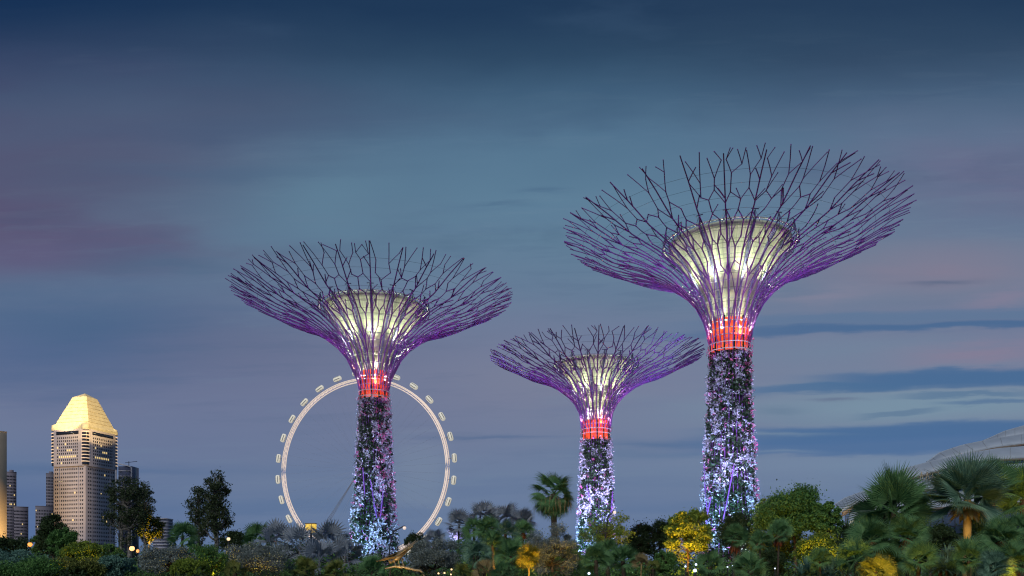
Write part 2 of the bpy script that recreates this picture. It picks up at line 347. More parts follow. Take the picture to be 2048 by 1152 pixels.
def supertree(px, d, Rpx, yc, trunk, red, seed, label, fdir, pk):
    rng = np.random.default_rng(seed); s = d/F; R = Rpx*s
    cx = (px-1024)*s; zr = CAMZ+(1150-yc)*s
    T = empty('supertree', (cx, d, 0), label, 'garden tower', 'giant steel tree towers in the garden')
    rn = trunk[0][0]/Rpx                     # neck radius / R
    prof = [(0, 0.9), (rn, .80), (rn*1.01, .70), (rn*1.04, .63)]+[(max(r, rn*1.1), z) for r, z in PROF[::-1]]+[(.86, .065), (1., 0.), (1.1, -.035)]
    pr = np.array(prof[1:])
    # monotone
    def surf(r, th, off=0.):                 # r in units of R
        z = np.interp(r, pr[:, 0], pr[:, 1]); return np.stack([r*R*np.cos(th), r*R*np.sin(th), zr-z*R+off+0*r], -1)
    def tr(z):                               # trunk radius at height z (m)
        zz = np.array([CAMZ+(1150-y)*s for _, y in trunk][::-1]); rr = np.array([r*s for r, _ in trunk][::-1])
        return np.interp(z, zz, rr)-.33
    zneck = zr-.70*R
    # core
    mb = MB(); zs = np.linspace(0, zneck, 14); mb.lathe(np.stack([tr(zs)-.45, zs], 1), 40)
    mb.lathe([(tr(zneck)-.45, zneck), (.3, zneck+.02)], 40)
    mb.build('trunk', CORE, T, True)
    # ribs with their branches: straight main rods, and between them an uneven honeycomb of forking rods
    N = 30; D = 2*PI/N; Q = D/4            # angular lattice in quarter bays
    jit = {}
    def node(q, r):                        # q: quarter index round the tree
        key = (q % (4*N), round(r, 3))
        if key not in jit: jit[key] = (rng.normal(0, .14), rng.uniform(-.022, .022))
        a, b_ = jit[key]; main = (q % 4 == 0)
        return (r+b_, .03+(q+(0 if main else a))*Q)
    segs = {i: [] for i in range(N)}
    reach = set()
    def link(q0, r0, q1, r1, rad, p=1.):
        ok = q0 % 4 == 0 or (q0 % (4*N), round(r0, 3)) in reach
        if ok and rng.uniform() < p:
            reach.add((q1 % (4*N), round(r1, 3)))
            segs[int(round((q0+q1)/8.)) % N].append((node(q0, r0), node(q1, r1), rad))
    for m in range(N):
        c = 4*m; mid = c+2
        sidep = rng.uniform() < .5
        link(c if sidep else c+4, .27, mid, .345, .085, 1.); link(c+4 if sidep else c, .31, mid, .345, .075, .35)
        link(mid, .345, mid, .44, .08)
        link(c, .40, mid, .44, .07, .12)
        link(mid, .44, mid-1, .50, .075, .98); link(mid, .44, mid+1, .50, .075, .97)
        link(mid-1, .50, mid-1, .59, .072, .98); link(mid+1, .50, mid+1, .59, .072, .98)
        link(c, .42, c+1, .50, .06, .35); link(c+4, .44, c+3, .50, .06, .3)
        link(mid-1, .59, mid, .65, .068, .95); link(mid+1, .59, mid, .65, .068, .95)
        link(mid-1, .59, c, .66, .065, .7); link(mid+1, .59, c+4, .66, .065, .65)
        link(mid, .65, mid, .725, .065, .96)
        link(mid, .725, mid-1, .775, .062, .96); link(mid, .725, mid+1, .775, .062, .93)
        link(c, .70, c+1, .775, .062, .85); link(c+4, .70, c+3, .775, .062, .8)
        for q in (mid-1, mid+1):
            link(q, .775, q, .85, .06, .97)
            for dq in (-1, 1):
                if (q % (4*N), .85) in reach and rng.uniform() < .97:
                    e = node(q+dq, rng.uniform(.975, 1.005) if rng.uniform() < .5 else .93)
                    e = (e[0], e[1]-dq*Q*rng.uniform(0, .35)); segs[(q//4) % N].append((node(q, .85), e, .055))
                    if e[0] < .955: segs[(q//4) % N].append((e, (rng.uniform(.975, 1.01), e[1]+Q*rng.normal(0, .5)), .05))
                    if e[0] < .955 and rng.uniform() < .5: segs[(q//4) % N].append((e, (rng.uniform(.97, 1.0), e[1]-dq*Q*rng.uniform(.5, .9)), .05))
        for _ in range(4):                 # loose spurs
            q = c+int(rng.integers(1, 4)); rr_ = float(rng.choice([.44, .50, .59, .65, .725, .775])); n0 = node(q, rr_)
            if (q % (4*N), round(rr_, 3)) in reach: segs[m].append((n0, (n0[0]+rng.uniform(.05, .09), n0[1]+rng.choice([-1, 1])*Q*rng.uniform(.5, 1.)), .055))
    for i in range(N):
        th = i*D+.03; mb = MB()
        z0 = np.linspace(0, zneck, 12); r0 = tr(z0)-.40+.5*(z0/zneck)**8
        low = np.stack([r0*np.cos(th), r0*np.sin(th), z0], -1)
        rr = np.array([rn*1.02, rn*1.1, .155, .2, .27, .38, .52, .7, .86, rng.uniform(.97, 1.01)])
        up = surf(np.maximum(rr, rn*1.02), np.full(len(rr), th)); up[0, 2] = zr-.665*R
        P = np.vstack([low, up]); P = P[np.argsort(P[:, 2])]
        rad = np.interp(P[:, 2], [0, zneck, zr-.3*R, zr], [.06, .075, .09, .06])
        mb.tube(P, rad, 5)
        def seg(pts, r):
            pts = np.array([(max(a, rn*1.03), b) for a, b in pts]); q = []
            for (ra, ta), (rb, tb) in zip(pts[:-1], pts[1:]):
                f = np.linspace(0, 1, 3)[:-1]; q.append(surf(ra+(rb-ra)*f, ta+(tb-ta)*f))
            q.append(surf(pts[-1:, 0], pts[-1:, 1])); mb.tube(np.vstack(q), r*.9, 4)
        u = lambda a, b: rng.uniform(a, b)
        for n0, n1, rd in segs[i]:
            seg([n0, n1], rd); c = surf(np.array([n1[0]]), np.array([n1[1]]))[0]; mb.ball(c, rd*1.25, 6)
        for _ in range(2):                   # short twigs on the rib itself
            a = u(.55, .9); seg([(a, th), (min(a+u(.05, .08), 1.05), th+rng.choice([-1, 1])*D*u(.16, .3))], .065)
        # inner spur leaning back towards the funnel and a crossing brace round the neck
        a = u(.38, .5); seg([(a, th), (a+.08, th+rng.choice([-1, 1])*D*u(.15, .3)), ], .06)
        k = rng.choice([-1, 1])
        pts = [surf(np.array([r]), np.array([th+k*D*q]))[0] for r, q in ((rn*1.04, 0), (.16, .7), (.2, 1.1), (.27, 1.6), (.34, 2.0))]
        mb.tube(pts, .05, 5)
        mb.build('rib', STEEL, T, True)
    # purple stay running diagonally down the trunk
    for k in range(6):
        a0 = rng.uniform(0, 2*PI); z1 = rng.uniform(.35, .95)*zneck; z0 = z1-rng.uniform(.1, .25)*zneck; zz = np.linspace(z0, z1, 8)
        aa = a0+np.linspace(0, rng.uniform(-.5, .5), 8); mb = MB(); r = tr(zz)+.28
        mb.tube(np.stack([r*np.cos(aa), r*np.sin(aa), zz], 1), .07, 5); mb.build('brace', STEEL, T, True)
    # pale hoops round neck and lower canopy
    for r in (rn*1.02, rn*1.06, rn*1.15, .165, .19, .22, .255, .295, .335, .38, .42):
        a = np.linspace(0, 2*PI, 97)[:-1]; P = surf(np.full(96, r), a, .1); P[:, :2] *= (r*R-.18)/(r*R)
        if r < rn*1.05: P[:, 2] = zr-.655*R
        mb = MB(); mb.tube(P, .055 if r < .3 else .035, 5, close=True); mb.build('hoop', PALESTEEL, T, True)
    for r in (rn*1.0,):
        for q in (.74, .70):
            a = np.linspace(0, 2*PI, 65)[:-1]; P = np.stack([(rn*R+.05)*np.cos(a), (rn*R+.05)*np.sin(a), np.full(64, zr-q*R)], 1)
            mb = MB(); mb.tube(P, .05, 5, close=True); mb.build('hoop', PALESTEEL, T, True)
    # fine cable rings and radial ties between funnel rim and canopy
    mb = MB()
    for r in (.47, .53, .6, .67, .74, .81, .88):
        a = np.linspace(0, 2*PI, 49)[:-1]; mb.tube(surf(np.full(48, r), a, .08), .014, 3, close=True)
    for i in range(48):
        a = i*PI/24; A = np.array([.385*R*math.cos(a), .385*R*math.sin(a), zr-.09*R])
        b = a+(.12 if i % 2 else -.12); B = surf(np.array([.68 if i % 2 else .55]), np.array([b]))[0]; mb.tube([A, (A+B)/2, B], .012, 3)
    mb.build('cable_net', CABLE, T)
    # funnel
    fp = np.array([(rn*.72, .70), (rn*.76, .62), (rn*.9, .54), (.135, .44), (.185, .345), (.25, .245), (.305, .165), (.36, .10)])
    fp[:, 0] = np.maximum.accumulate(fp[:, 0]); t = np.linspace(0, 1, 30); ti = np.linspace(0, 1, len(fp))
    pf = np.stack([np.interp(t, ti, fp[:, 0])*R, zr-np.interp(t, ti, fp[:, 1])*R], 1)
    mb = MB(); mb.lathe(np.vstack([pf, pf[-1:]+[[.0, .25]], pf[-1:]+[[-.25, .25]], (pf-[[.25, 0]])[::-1]]), 96); mb.build('funnel', FUNNEL, T, False)
    mb = MB(); a = np.linspace(0, 2*PI, 65)[:-1]
    mb.tube(np.stack([.39*R*np.cos(a), .39*R*np.sin(a), np.full(64, zr-.088*R)], 1), .09, 6, close=True)
    mb.build('funnel_rim', PALESTEEL, T, True)
    for i in range(16):                      # pylon frames standing round the funnel rim
        a = i*PI/8+.1; e = np.array([math.cos(a), math.sin(a), 0]); z = np.array([0, 0, 1.]); mb = MB()
        b0 = e*.37*R+z*(zr-.115*R); b1 = e*.40*R+z*(zr-.115*R); top = e*.395*R+z*(zr-.088*R+.045*R); tg = np.cross(e, z)*.5
        for q in (b0, b1): mb.tube([q, (q+top)/2, top], .05, 4)
        mb.tube([b1+tg, top, b1-tg], .04, 4); mb.tube([top-tg*.8, top, top+tg*.8], .06, 4)
        lo = e*.30*R+z*(zr-.19*R)+e*.35; mb.tube([lo, b1], .07, 4)
        mb.build('rim_bracket', principled('bracket_steel', (.10,.09,.22), .5), T)
        # radial fin on the funnel face (pale blue strut)
        mb = MB(); q = pf[6:-1]; P = np.stack([(q[:, 0]+.3)*math.cos(a), (q[:, 0]+.3)*math.sin(a), q[:, 1]], 1)
        mb.tube(P, .09, 4); P2 = np.stack([(q[:, 0]+.3)*math.cos(a+.035), (q[:, 0]+.3)*math.sin(a+.035), q[:, 1]], 1); mb.tube(P2, .06, 4)
        mb.build('funnel_strut', principled('strut_steel', (.30,.30,.62), .5), T)
    # red glowing collar behind the ribs: twelve panels, dark posts between
    z1 = CAMZ+(1150-red[0])*s; z0 = CAMZ+(1150-red[1])*s
    me = MB(); rc = rn*R*.90; a = np.linspace(.03, 2*PI/12-.06, 6)
    zz = np.linspace(z0, z1, 4); rz = np.where(zz > zr-.6*R, rc*(1-.10*(zz-(zr-.6*R))/(.2*R)), rc)
    V = [[(r*math.cos(x), r*math.sin(x), z) for x in a] for r, z in zip(rz, zz)]
    V = np.array(V).reshape(-1, 3); n = len(a)
    fc = [[i*n+j, i*n+j+1, (i+1)*n+j+1, (i+1)*n+j] for i in range(3) for j in range(n-1)]
    V2 = V*np.array([.96, .96, 1]); me.add(V, fc); me.add(V2, fc)
    me = me.mesh('red_panel', RED, True)
    for i in range(12):
        inst('red_panel', me, T, rot=(0, 0, i*PI/6))
        a0 = i*PI/6; mb = MB(); mb.tube([(rc*1.02*math.cos(a0), rc*1.02*math.sin(a0), z0), (rc*1.0*math.cos(a0), rc*1.0*math.sin(a0), z1)], .1, 5)
        mb.build('collar_post', CORE, T)
    # planting on the trunk: strands of leaf and flower
    def clumps(n, zlo, zhi, size, spread, per, cond=None, out=.35):
        th = rng.uniform(0, 2*PI, n*3); f = rng.uniform(0, 1, n*3); z = zlo+(zhi-zlo)*f
        kx = 34; th = th+.09*np.sin(th*kx)*-1
        if cond is not None:
            k = cond(th, f, z); th, z = th[k], z[k]
        th, z = th[:n], z[:n]; r = tr(z)+rng.uniform(-.25, out, len(z))
        c = np.stack([r*np.cos(th), r*np.sin(th), z], -1); c = np.repeat(c, per, 0); m = len(c)
        c = c+rng.normal(0, spread, (m, 3)); d1 = unit(rng.normal(0, 1, (m, 3))); d2 = unit(np.cross(d1, rng.normal(0, 1, (m, 3))))
        sz = size*rng.uniform(.6, 1.3, (m, 1))
        return np.stack([c-d1*sz, c+d2*sz*.45, c+d1*sz, c-d2*sz*.45], 1)
    nz = lambda th, z, a, b, c: .5+.5*np.sin(th*a+c+1.7*np.sin(z*b+c))*np.cos(z*b*1.3+th*2+c)
    ztop = z0+.3
    mb = MB(); mb.quads(clumps(5200, .3, ztop, .22, .14, 3, None, .1)); o = mb.build('wall_planting', FL_LEAF, T); o['kind'] = 'stuff'
    def cw(th, f, z): return rng.uniform(0, 1, len(th)) < (.03+.97*nz(th, z, 4, .45, seed)**2.)*(.12+.88*nz(th, z, 8, 1.1, seed+1)**2.)*1.5*(.7+.5*(1-f))*1.3
    mb = MB(); mb.quads(clumps(5600, .2, ztop, .15, .13, 5, cw, .36)); o = mb.build('pale_blossom', FL_PALE, T); o['kind'] = 'stuff'
    def cp(th, f, z): return (rng.uniform(0, 1, len(th)) < (.08+.9*(np.cos(th-fdir) > .55)*(f > .25)*(nz(th, z, 7, .8, 4) > .45)+.25*(f > .85)))*(rng.uniform(0, 1, len(th)) < .35)
    mb = MB(); mb.quads(clumps(int(2300*pk), 2, ztop+.12*R, .17, .13, 5, cp, .42)); o = mb.build('pink_blossom', FL_PINK, T); o['kind'] = 'stuff'
    # lamps: white-blue floods on the planting, violet spots up the ribs, warm white on the funnel
    A = lambda a, r, z: (cx+r*math.cos(a), d+r*math.sin(a), z)
    rb = tr(0)
    k = (R/18)**2; BL = {332: 1.6, 276: 1.1, 212: 2.6}[Rpx]
    for i, a in enumerate((-2.7, -1.9, -.7)):
        lamp('SPOT', A(a, rb+7, 1.2), (14000 if i == 1 else 4200)*k*BL, (.34, .62, 1.0), A(a, rb*.3, zneck*.42), .3, 58, .8, 'flood_lamp')
        lamp('SPOT', A(a+.2, rb+13, 1.2), 19000*k*BL, (.64, .50, 1.0), A(a, rb*.2, zneck*.72), .3, 34, .8, 'flood_lamp')
    for i in range(6):
        a = i*PI/3-PI/2+.2
        lamp('SPOT', A(a, rn*R+2.6, zneck-4.5), 2000*k*VL, (.80, .20, 1.0), A(a, .42*R, zr-.22*R), .2, 62, .9, 'violet_lamp')
    for i in range(8):
        a = i*PI/4-PI/2+.13
        lamp('SPOT', A(a, .222*R, zr-.40*R), 1900*k*CL, (.90, 1.0, .55), A(a, .345*R, zr+.0*R), .5, 84, 1., 'funnel_lamp')
    for i in range(8):
        a = i*PI/4-PI/2+.2
        lamp('SPOT', A(a, rn*R*.97, zr-.63*R), 3600*k*CL, (1.0, .93, .66), A(a, .22*R, zr-.12*R), .2, 64, 1., 'neck_lamp')
    for i in range(3):
        a = i*2*PI/3-PI/2+.3
        lamp('POINT', A(a, rn*R*.97, zr-.64*R), 420*k, (1.0, .13, .05), None, .2, name='red_lamp')
    return T
BL, VL, CL = 1.0, 1.0, 1.0
supertree(1459, 95, 332, 460, [(41, 690), (43, 760), (48, 860), (53, 960), (57, 1050), (62, 1150)], (640, 708), 3,
          'tallest tower at right, wide branching steel canopy over a blossom-covered trunk', 0.2, 1.)
supertree(748, 106, 276, 592, [(30, 785), (33, 850), (38, 940), (43, 1010), (49, 1080), (56, 1150)], (745, 799), 11,
          'left tower before the big wheel, steel canopy on a flared blue-lit trunk', -.2, 1.)
supertree(1192, 116, 212, 712, [(29, 865), (31, 900), (34, 970), (37, 1050), (40, 1150)], (844, 881), 23,
          'smallest tower between the two larger ones, white-blue planted trunk beside the fan palm', 2.2, .35)

# ---------------------------------------------------------------- city towers
WIN = principled('window_dark', (.02,.025,.045), .15, noise_amt=.2, spec=.6)
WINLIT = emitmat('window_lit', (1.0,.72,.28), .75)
def wall_mat(name, c): return principled(name, c, .85, nscale=.05, noise_amt=.12)
def windows(T, frames, nx, nz, wx, wz, rng, litp=.03, litrows=(), me_d=None):
    """frames: (origin, ux, height) of each facade; window grid, first 100 as objects, the rest one part"""
    cells = []
    for (o, ux, wdt, z0, z1, n, m) in frames:
        o = np.array(o, float); ux = np.array(ux, float); nrm = np.cross(ux, (0, 0, 1.))
        for j in range(m):
            for i in range(n):
                x = (i+.5)*wdt/n; z = z0+(j+.5)*(z1-z0)/m
                lit = rng.uniform() < litp or any(jj == j and a <= i/n <= b for jj, a, b in litrows)
                cells.append((o+ux*x+nrm*.06+np.array([0, 0, z]), ux, nrm, lit))
    cells.sort(key=lambda c: (c[0][1]))
    def geo(mb, c, base=True):
        p, ux, n, lit = c; M3 = np.stack([ux, n, (0, 0, 1.)], 1); mb.box(p if base else (0, 0, 0), (wx/2, .10, wz/2), M3)
    for c in cells[:100]:
        mb = MB(); geo(mb, c, False); mb.build('window', WINLIT if c[3] else WIN, T, loc=c[0])
    for lit in (False, True):
        mb = MB(); k = 0
        for c in cells[100:]:
            if c[3] == lit: geo(mb, c); k += 1
        if k: o = mb.build('window_rows', WINLIT if lit else WIN, T); o['kind'] = 'stuff'
def prism(mb, poly, z0, z1, top=True):
    n = len(poly); P = np.array([(x, y, z0) for x, y in poly]+[(x, y, z1) for x, y in poly])
    mb.add(P, [[i, (i+1) % n, n+(i+1) % n, n+i] for i in range(n)])
    if top: mb.add(np.array([(x, y, z1) for x, y in poly]), np.array([list(range(n))]))
rng = np.random.default_rng(5)
def main_tower():
    d = 1000; s = d/F; x0 = (170-1024)*s
    T = empty('office_tower', (x0, d, 0), 'square office tower with bright gold pyramid crown on the left skyline', 'tower')
    stone = wall_mat('tower_stone', (.64,.58,.62))
    H = 33.4; H1 = H*.985; zt = CAMZ+(1150-866)*s; zm = CAMZ+(1150-938)*s
    q = lambda h, ch: [(-h, ch), (-h, -ch), (-ch, -h), (ch, -h), (h, -ch), (h, ch), (ch, h), (-ch, h)]
    # world azimuth of the tower turns it slightly; near corner points at the camera
    T.rotation_euler = (0, 0, .49)
    mb = MB(); prism(mb, q(H1, .8), 0, zm); prism(mb, q(H1-.02, 4.4), zm, zt); mb.build('wall', stone, T)
    frames = []
    for a, b in (((-H1, -.0), (0., -H1)), ((0., -H1), (H1, 0.))):
        a = np.array(a); b = np.array(b); L_ = np.linalg.norm(b-a); u = (b-a)/L_; ux = (u[0], u[1], 0)
        nn = np.array([u[1], -u[0]]); a1 = a+nn*.8/1.4142; a2 = a+nn*4.4/1.4142; a = a2; b = b+nn*4.4/1.4142
        frames.append(((a1[0]+u[0]*2.2, a1[1]+u[1]*2.2, 0), ux, L_-4.4, 4, zm-1, 15, 27))
        frames.append(((a2[0]+u[0]*7.5, a2[1]+u[1]*7.5, 0), ux, L_-15, zm+2, zt-8, 11, 9))
        # dark plant-room band under the crown
        c = (a+b)/2; n = np.array([u[1], -u[0]]); mb = MB(); M3 = np.stack([(u[0], u[1], 0), (n[0], n[1], 0), (0, 0, 1)], 1)
        mb.box((c[0]+n[0]*.1, c[1]+n[1]*.1, zt-4.2), ((L_-14)/2, .15, 1.9), M3); mb.build('louvre_band', WIN, T)
        for v in (.2, .8):
            mb = MB(); p = a+(b-a)*v-nn*3.6/1.4142; mb.box((p[0]+n[0]*.05, p[1]+n[1]*.05, zm/2), (.25, .3, zm/2), M3); mb.build('pilaster', stone, T)
    windows(T, frames, 0, 0, 1.35, 2.1, rng, .012, ((2, .05, .75), (4, .4, .7), (6, .3, .45)))
    # stacked rounded corner bays
    for cxy in ((0, -H1+2.2), (-H1+2.2, 0), (H1-2.2, 0)):
        for k in range(10):
            z = zm+2+k*(zt-zm-5)/10+1.5
            mb = MB(); mb.lathe([(4.3, z-2.0), (4.3, z+1.4)], 16, cxy); mb.build('bay_glass', WIN, T, True)
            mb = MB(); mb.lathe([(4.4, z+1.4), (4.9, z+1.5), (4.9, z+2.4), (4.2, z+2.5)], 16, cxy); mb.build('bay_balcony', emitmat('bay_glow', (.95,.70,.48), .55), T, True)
    # crown: corner turrets, flared skirt, frustum and low cap
    gold = principled('crown_metal', (.84,.76,.52), .6, nscale=.25, noise_amt=.18)
    zc = zt+2; zk = CAMZ+(1150-797)*s; za = CAMZ+(1150-787)*s
    def ring(h, ch, z): return [(x, y, z) for x, y in q(h, ch)]
    mb = MB(); R_ = [ring(H1+.6, 3.5, zt), ring(H1+1.2, 3.5, zc+1), ring(H1-1.2, 3.2, zc+4), ring(13.6, 1.6, zk-1), ring(13.0, 1.5, zk)]
    for a, b in zip(R_[:-1], R_[1:]):
        for i in range(8): j = (i+1) % 8; mb.quads([[a[i], a[j], b[j], b[i]]])
    t = R_[-1]
    for i in range(8): mb.add([t[i], t[(i+1) % 8], (0, 0, za)], [[0, 1, 2]])
    cr = mb.build('crown', gold, T)
    mb = MB()                               # standing seams
    for f in np.linspace(.12, .88, 7):
        for (A_, B_) in (((-1, 0), (0, -1)), ((0, -1), (1, 0))):
            lo = np.array([A_[0]+(B_[0]-A_[0])*f, A_[1]+(B_[1]-A_[1])*f])
            hs = [(H1-1.2+3.2*min(f, 1-f)*0, zc+4.2), (13.8, zk-1)]; hs = [(h+1.2, z) for h, z in hs]
            mb.tube([(lo[0]*h, lo[1]*h, z) for h, z in hs], .12, 4)
    for zz in np.linspace(zc+7, zk-5, 7):
        f_ = (zz-(zc+4))/((zk-1)-(zc+4)); hh = (H1-1.2)+(13.6-(H1-1.2))*f_+.12; ch_ = 3.2+(1.6-3.2)*f_; mb.tube([(p_[0], p_[1], zz) for p_ in q(hh, ch_)], .16, 4, close=True)
    mb.build('crown_seam', principled('seam', (.35,.25,.1), .6), T)
    for cxy in ((0, -H1), (-H1, 0), (H1, 0)):
        mb = MB(); mb.lathe([(5, zt-.5), (5.2, zt+2), (4.4, zt+6), (0.2, zt+8)], 12, (cxy[0]*.93, cxy[1]*.93)); mb.build('turret', gold, T, True)
    for (ax, ay) in ((-34, -75), (34, -75)):
        lamp('SPOT', (x0+ax*2.0+50, d+ay*1.6, zt+24), 820000 if ax < 0 else 950000, (1, .70, .30), (x0+ax*.2, d-8, zt+26), 2, 36, .25, 'crown_flood')
# square plan: corners on the axes, so build in the rotated frame
main_tower()
def slab_building(name, px0, px1, ytop, d, label, c, rng, cols, rows, yaw=0., depth=25, tiers=(), litp=.02, cat='building', win=(.95, 1.8), roofbits=True):
    s = d/F; xc = ((px0+px1)/2-1024)*s; yaw = math.atan2(-xc, d); cy = math.cos(yaw); wd = (px1-px0)*s*cy
    T = empty(name, (xc, d, 0), label, cat); T.rotation_euler = (0, 0, yaw)
    m = wall_mat(name+'_wall_'+str(int(px0+50)), c); z = CAMZ+(1150-ytop)*s
    def bl(xa, xb, za, y0=0.):
        mb = MB(); mb.box(((xa+xb)/2, depth/2+y0, za/2), ((xb-xa)/2, depth/2, za/2)); mb.build('wall', m, T)
        mb = MB(); mb.box(((xa+xb)/2, depth/2+y0, za+.5), ((xb-xa)/2+.15, depth/2+.15, .5)); mb.build('parapet', m, T)
        return ((xa, y0, 0), (1, 0, 0), xb-xa, 3, za-3)
    fr = bl(-wd/2, wd/2, z); frames = [fr+(cols, rows)]
    for (pa, pb, yt, cc, rr) in tiers:
        frames.append(bl(((pa-1024)*s-xc)*cy, ((pb-1024)*s-xc)*cy, CAMZ+(1150-yt)*s, -.6)+(cc, rr))
    if name == 'office_slab': frames[0] = (frames[0][0], frames[0][1], wd*.82, 3, z-32, cols, rows)
    windows(T, frames, 0, 0, win[0], win[1], rng, litp)
    if roofbits:
        mb = MB(); mb.box((0, depth/2, z+2.), (wd*.22, depth*.3, 1.8)); mb.build('roof_plant', m, T)
    return T
slab_building('office_block', 13, 33, 945, 1040, 'stepped grey office block behind the gold-lit slab at far left', (.26,.24,.29), rng, 7, 32, tiers=((28, 57, 1014, 11, 20),))
slab_building('office_block', 92, 112, 948, 1060, 'stepped grey office block half hidden left of the gold-crowned tower', (.26,.25,.30), rng, 7, 32, tiers=((71, 106, 1014, 11, 20),), litp=.03)
t = slab_building('office_slab', -60, 14, 862, 900, 'pale slab tower lit gold at the left edge of the view', (.62,.50,.36), rng, 14, 40, litp=.0, depth=30)
lamp('SPOT', ((8-1024)*900/F, 900-60, 3), 700000, (1, .66, .28), ((4-1024)*900/F, 900, 85), 2, 95, .9, 'facade_flood')
# right-hand glass tower with curved white frame and roof crane
def curved_tower():
    d = 1100; s = d/F; T = empty('glass_tower', ((249-1024)*s, d, 0), 'dark glass tower with white curved frame and roof crane, right of the gold-crowned tower', 'tower')
    z = CAMZ+(1150-932)*s; mb = MB(); mb.box((0, 12, z/2), (9, 10, z/2)); mb.build('glass_facade', principled('facade_glass', (.10,.12,.2), .2, noise_amt=.2, nscale=.2), T)
    mb = MB(); mb.tube([(-11, 0, 0), (-11, 0, z-6), (-10, 0, z+3.2), (-6, 0, z+2.6), (0, 0, z+1), (5, 0, z), (9.2, 0, z-2), (9.4, 0, 0)], .9, 6); mb.build('frame', principled('white_frame', (.62,.62,.68), .6), T, True)
    for k in range(12):
        mb = MB(); mb.box((0, 1.9, z-6-k*7), (8.8, .2, .35)); mb.build('floor_band', principled('white_frame', (.62,.62,.68), .6), T)
    mb = MB(); mb.tube([(3, 6, z-1), (3, 6, z+7)], .5, 4); mb.tube([(-2, 6, z+5), (14, 6, z+7)], .35, 4); mb.build('crane', WIN, T)
curved_tower()
def striped_block(px0, px1, ytop, d, label, n):
    s = d/F; T = empty('apartment_block', (((px0+px1)/2-1024)*s, d, 0), label, 'building'); wd = (px1-px0)*s; z = CAMZ+(1150-ytop)*s
    mb = MB(); mb.box((0, 8, z/2), (wd/2-.5, 8, z/2)); mb.build('wall', principled('block_dark', (.16,.18,.26), .7), T)
    for k in range(n):
        mb = MB(); mb.box((0, 7.5, z-k*z/n-.6), (wd/2, 8.6, .55)); mb.build('balcony', principled('balcony_white', (.60,.60,.66), .7), T)
striped_block(305, 333, 1036, 800, 'pale striped apartment block behind the yellow-lit gum tree', 18)
striped_block(699, 712, 1036, 560, 'small block of stacked balconies peeping out left of the left trunk', 12)

# ---------------------------------------------------------------- observation wheel
def wheel():
    d = 692; s = d/F; Rw = 74.5; zc = CAMZ+(1150-938)*s
    T = empty('observation_wheel', ((727-1024)*s, d, 0), 'giant pale-lit observation wheel with glass capsules behind the left tower', 'ferris wheel'); T.rotation_euler = (0, 0, math.radians(-15))
    glow = principled('rim_white', (.75,.65,.62), .6, emit=(1.0,.80,.62), es=.55, noise_amt=.2, nscale=.06)
    steel = principled('wheel_steel', (.42,.44,.52), .5)
    n = 112; a = np.arange(n)*2*PI/n
    ringp = lambda r, y: np.stack([r*np.cos(a), np.full(n, y), zc+r*np.sin(a)], 1)
    mb = MB()
    for r, y in ((Rw, -2.), (Rw, 2.), (Rw-2.4, 0), (Rw-.8, -1.2)): mb.tube(ringp(r, y), .38, 6, close=True)
    A = ringp(Rw-.2, -1.4); B = ringp(Rw-.2, 1.4); Cc = ringp(Rw-2.2, 0)
    mb.build('rim', glow, T, True)
    mb = MB()
    for i in range(n):
        j = (i+1) % n
        for p, q in ((A[i], B[j]), (A[i], Cc[i]), (B[i], Cc[j]), (A[i], B[i])): mb.tube([p, q], .17, 4)
    mb.build('rim_lattice', principled('lattice_lit', (.65,.62,.72), .6, emit=(.75,.62,.80), es=.32), T)
    hub = MB(); hub.tube([(0, -6, zc), (0, 6, zc)], 1.6, 12, cap=True); hub.build('hub', steel, T, True)
    for k in range(56):
        t = k*2*PI/56; mb = MB(); y = 5 if k % 2 else -5
        mb.tube([(1.2*math.cos(t), y, zc+1.2*math.sin(t)), ((Rw-2)*math.cos(t+.03), 0, zc+(Rw-2)*math.sin(t+.03))], .035, 3); mb.build('spoke', steel, T)
    # capsules
    shell = MB(); shell.lathe([(.05, -3.7), (1.0, -3.6), (1.75, -3.0), (2.0, -2.0), (2.0, 2.0), (1.75, 3.0), (1.0, 3.6), (.05, 3.7)], 14)
    shell = shell.mesh('capsule', principled('capsule_glow', (.7,.7,.62), .5, emit=(1,.94,.76), es=.42), True)  # capsule shell given a glow of its own to look brighter
    gl = MB()
    for k in range(6): gl.lathe([(1.85, -2.75), (2.06, -2.0), (2.06, 2.0), (1.85, 2.75)], 3, (0, 0), k*PI/3, k*PI/3+.28)
    gl = gl.mesh('window_band', principled('capsule_glass', (.34,.34,.32), .2), True)
    arm = MB(); arm.tube([(-4.6, -1.2, 0), (-1.9, -1.2, 0)], .22, 5); arm.tube([(-4.6, 1.2, 0), (-1.9, 1.2, 0)], .22, 5); arm = arm.mesh('capsule_arm', steel)
    for k in range(28):
        t = (k+.35)*2*PI/28; r = Rw+5.2
        c = inst('capsule', shell, T, (r*math.cos(t), 0, zc+r*math.sin(t)), (0, -t, 0), 1.0); inst('window_band', gl, c); inst('capsule_arm', arm, c)
    # legs and stay cables
    for sx in (-1, 1):
        for sy in (-1, 1):
            mb = MB(); mb.tube([(0, sy*6, zc-1), (sx*5, sy*14, 0)], 1.4, 8); mb.build('leg', steel, T, True)
    for sx in (-1, 1):
        for q in range(3):
            mb = MB(); mb.tube([(0, -5, zc), (sx*(50+q*3.2), -20, 0)], .2, 4); mb.build('stay_cable', steel, T)
wheel()

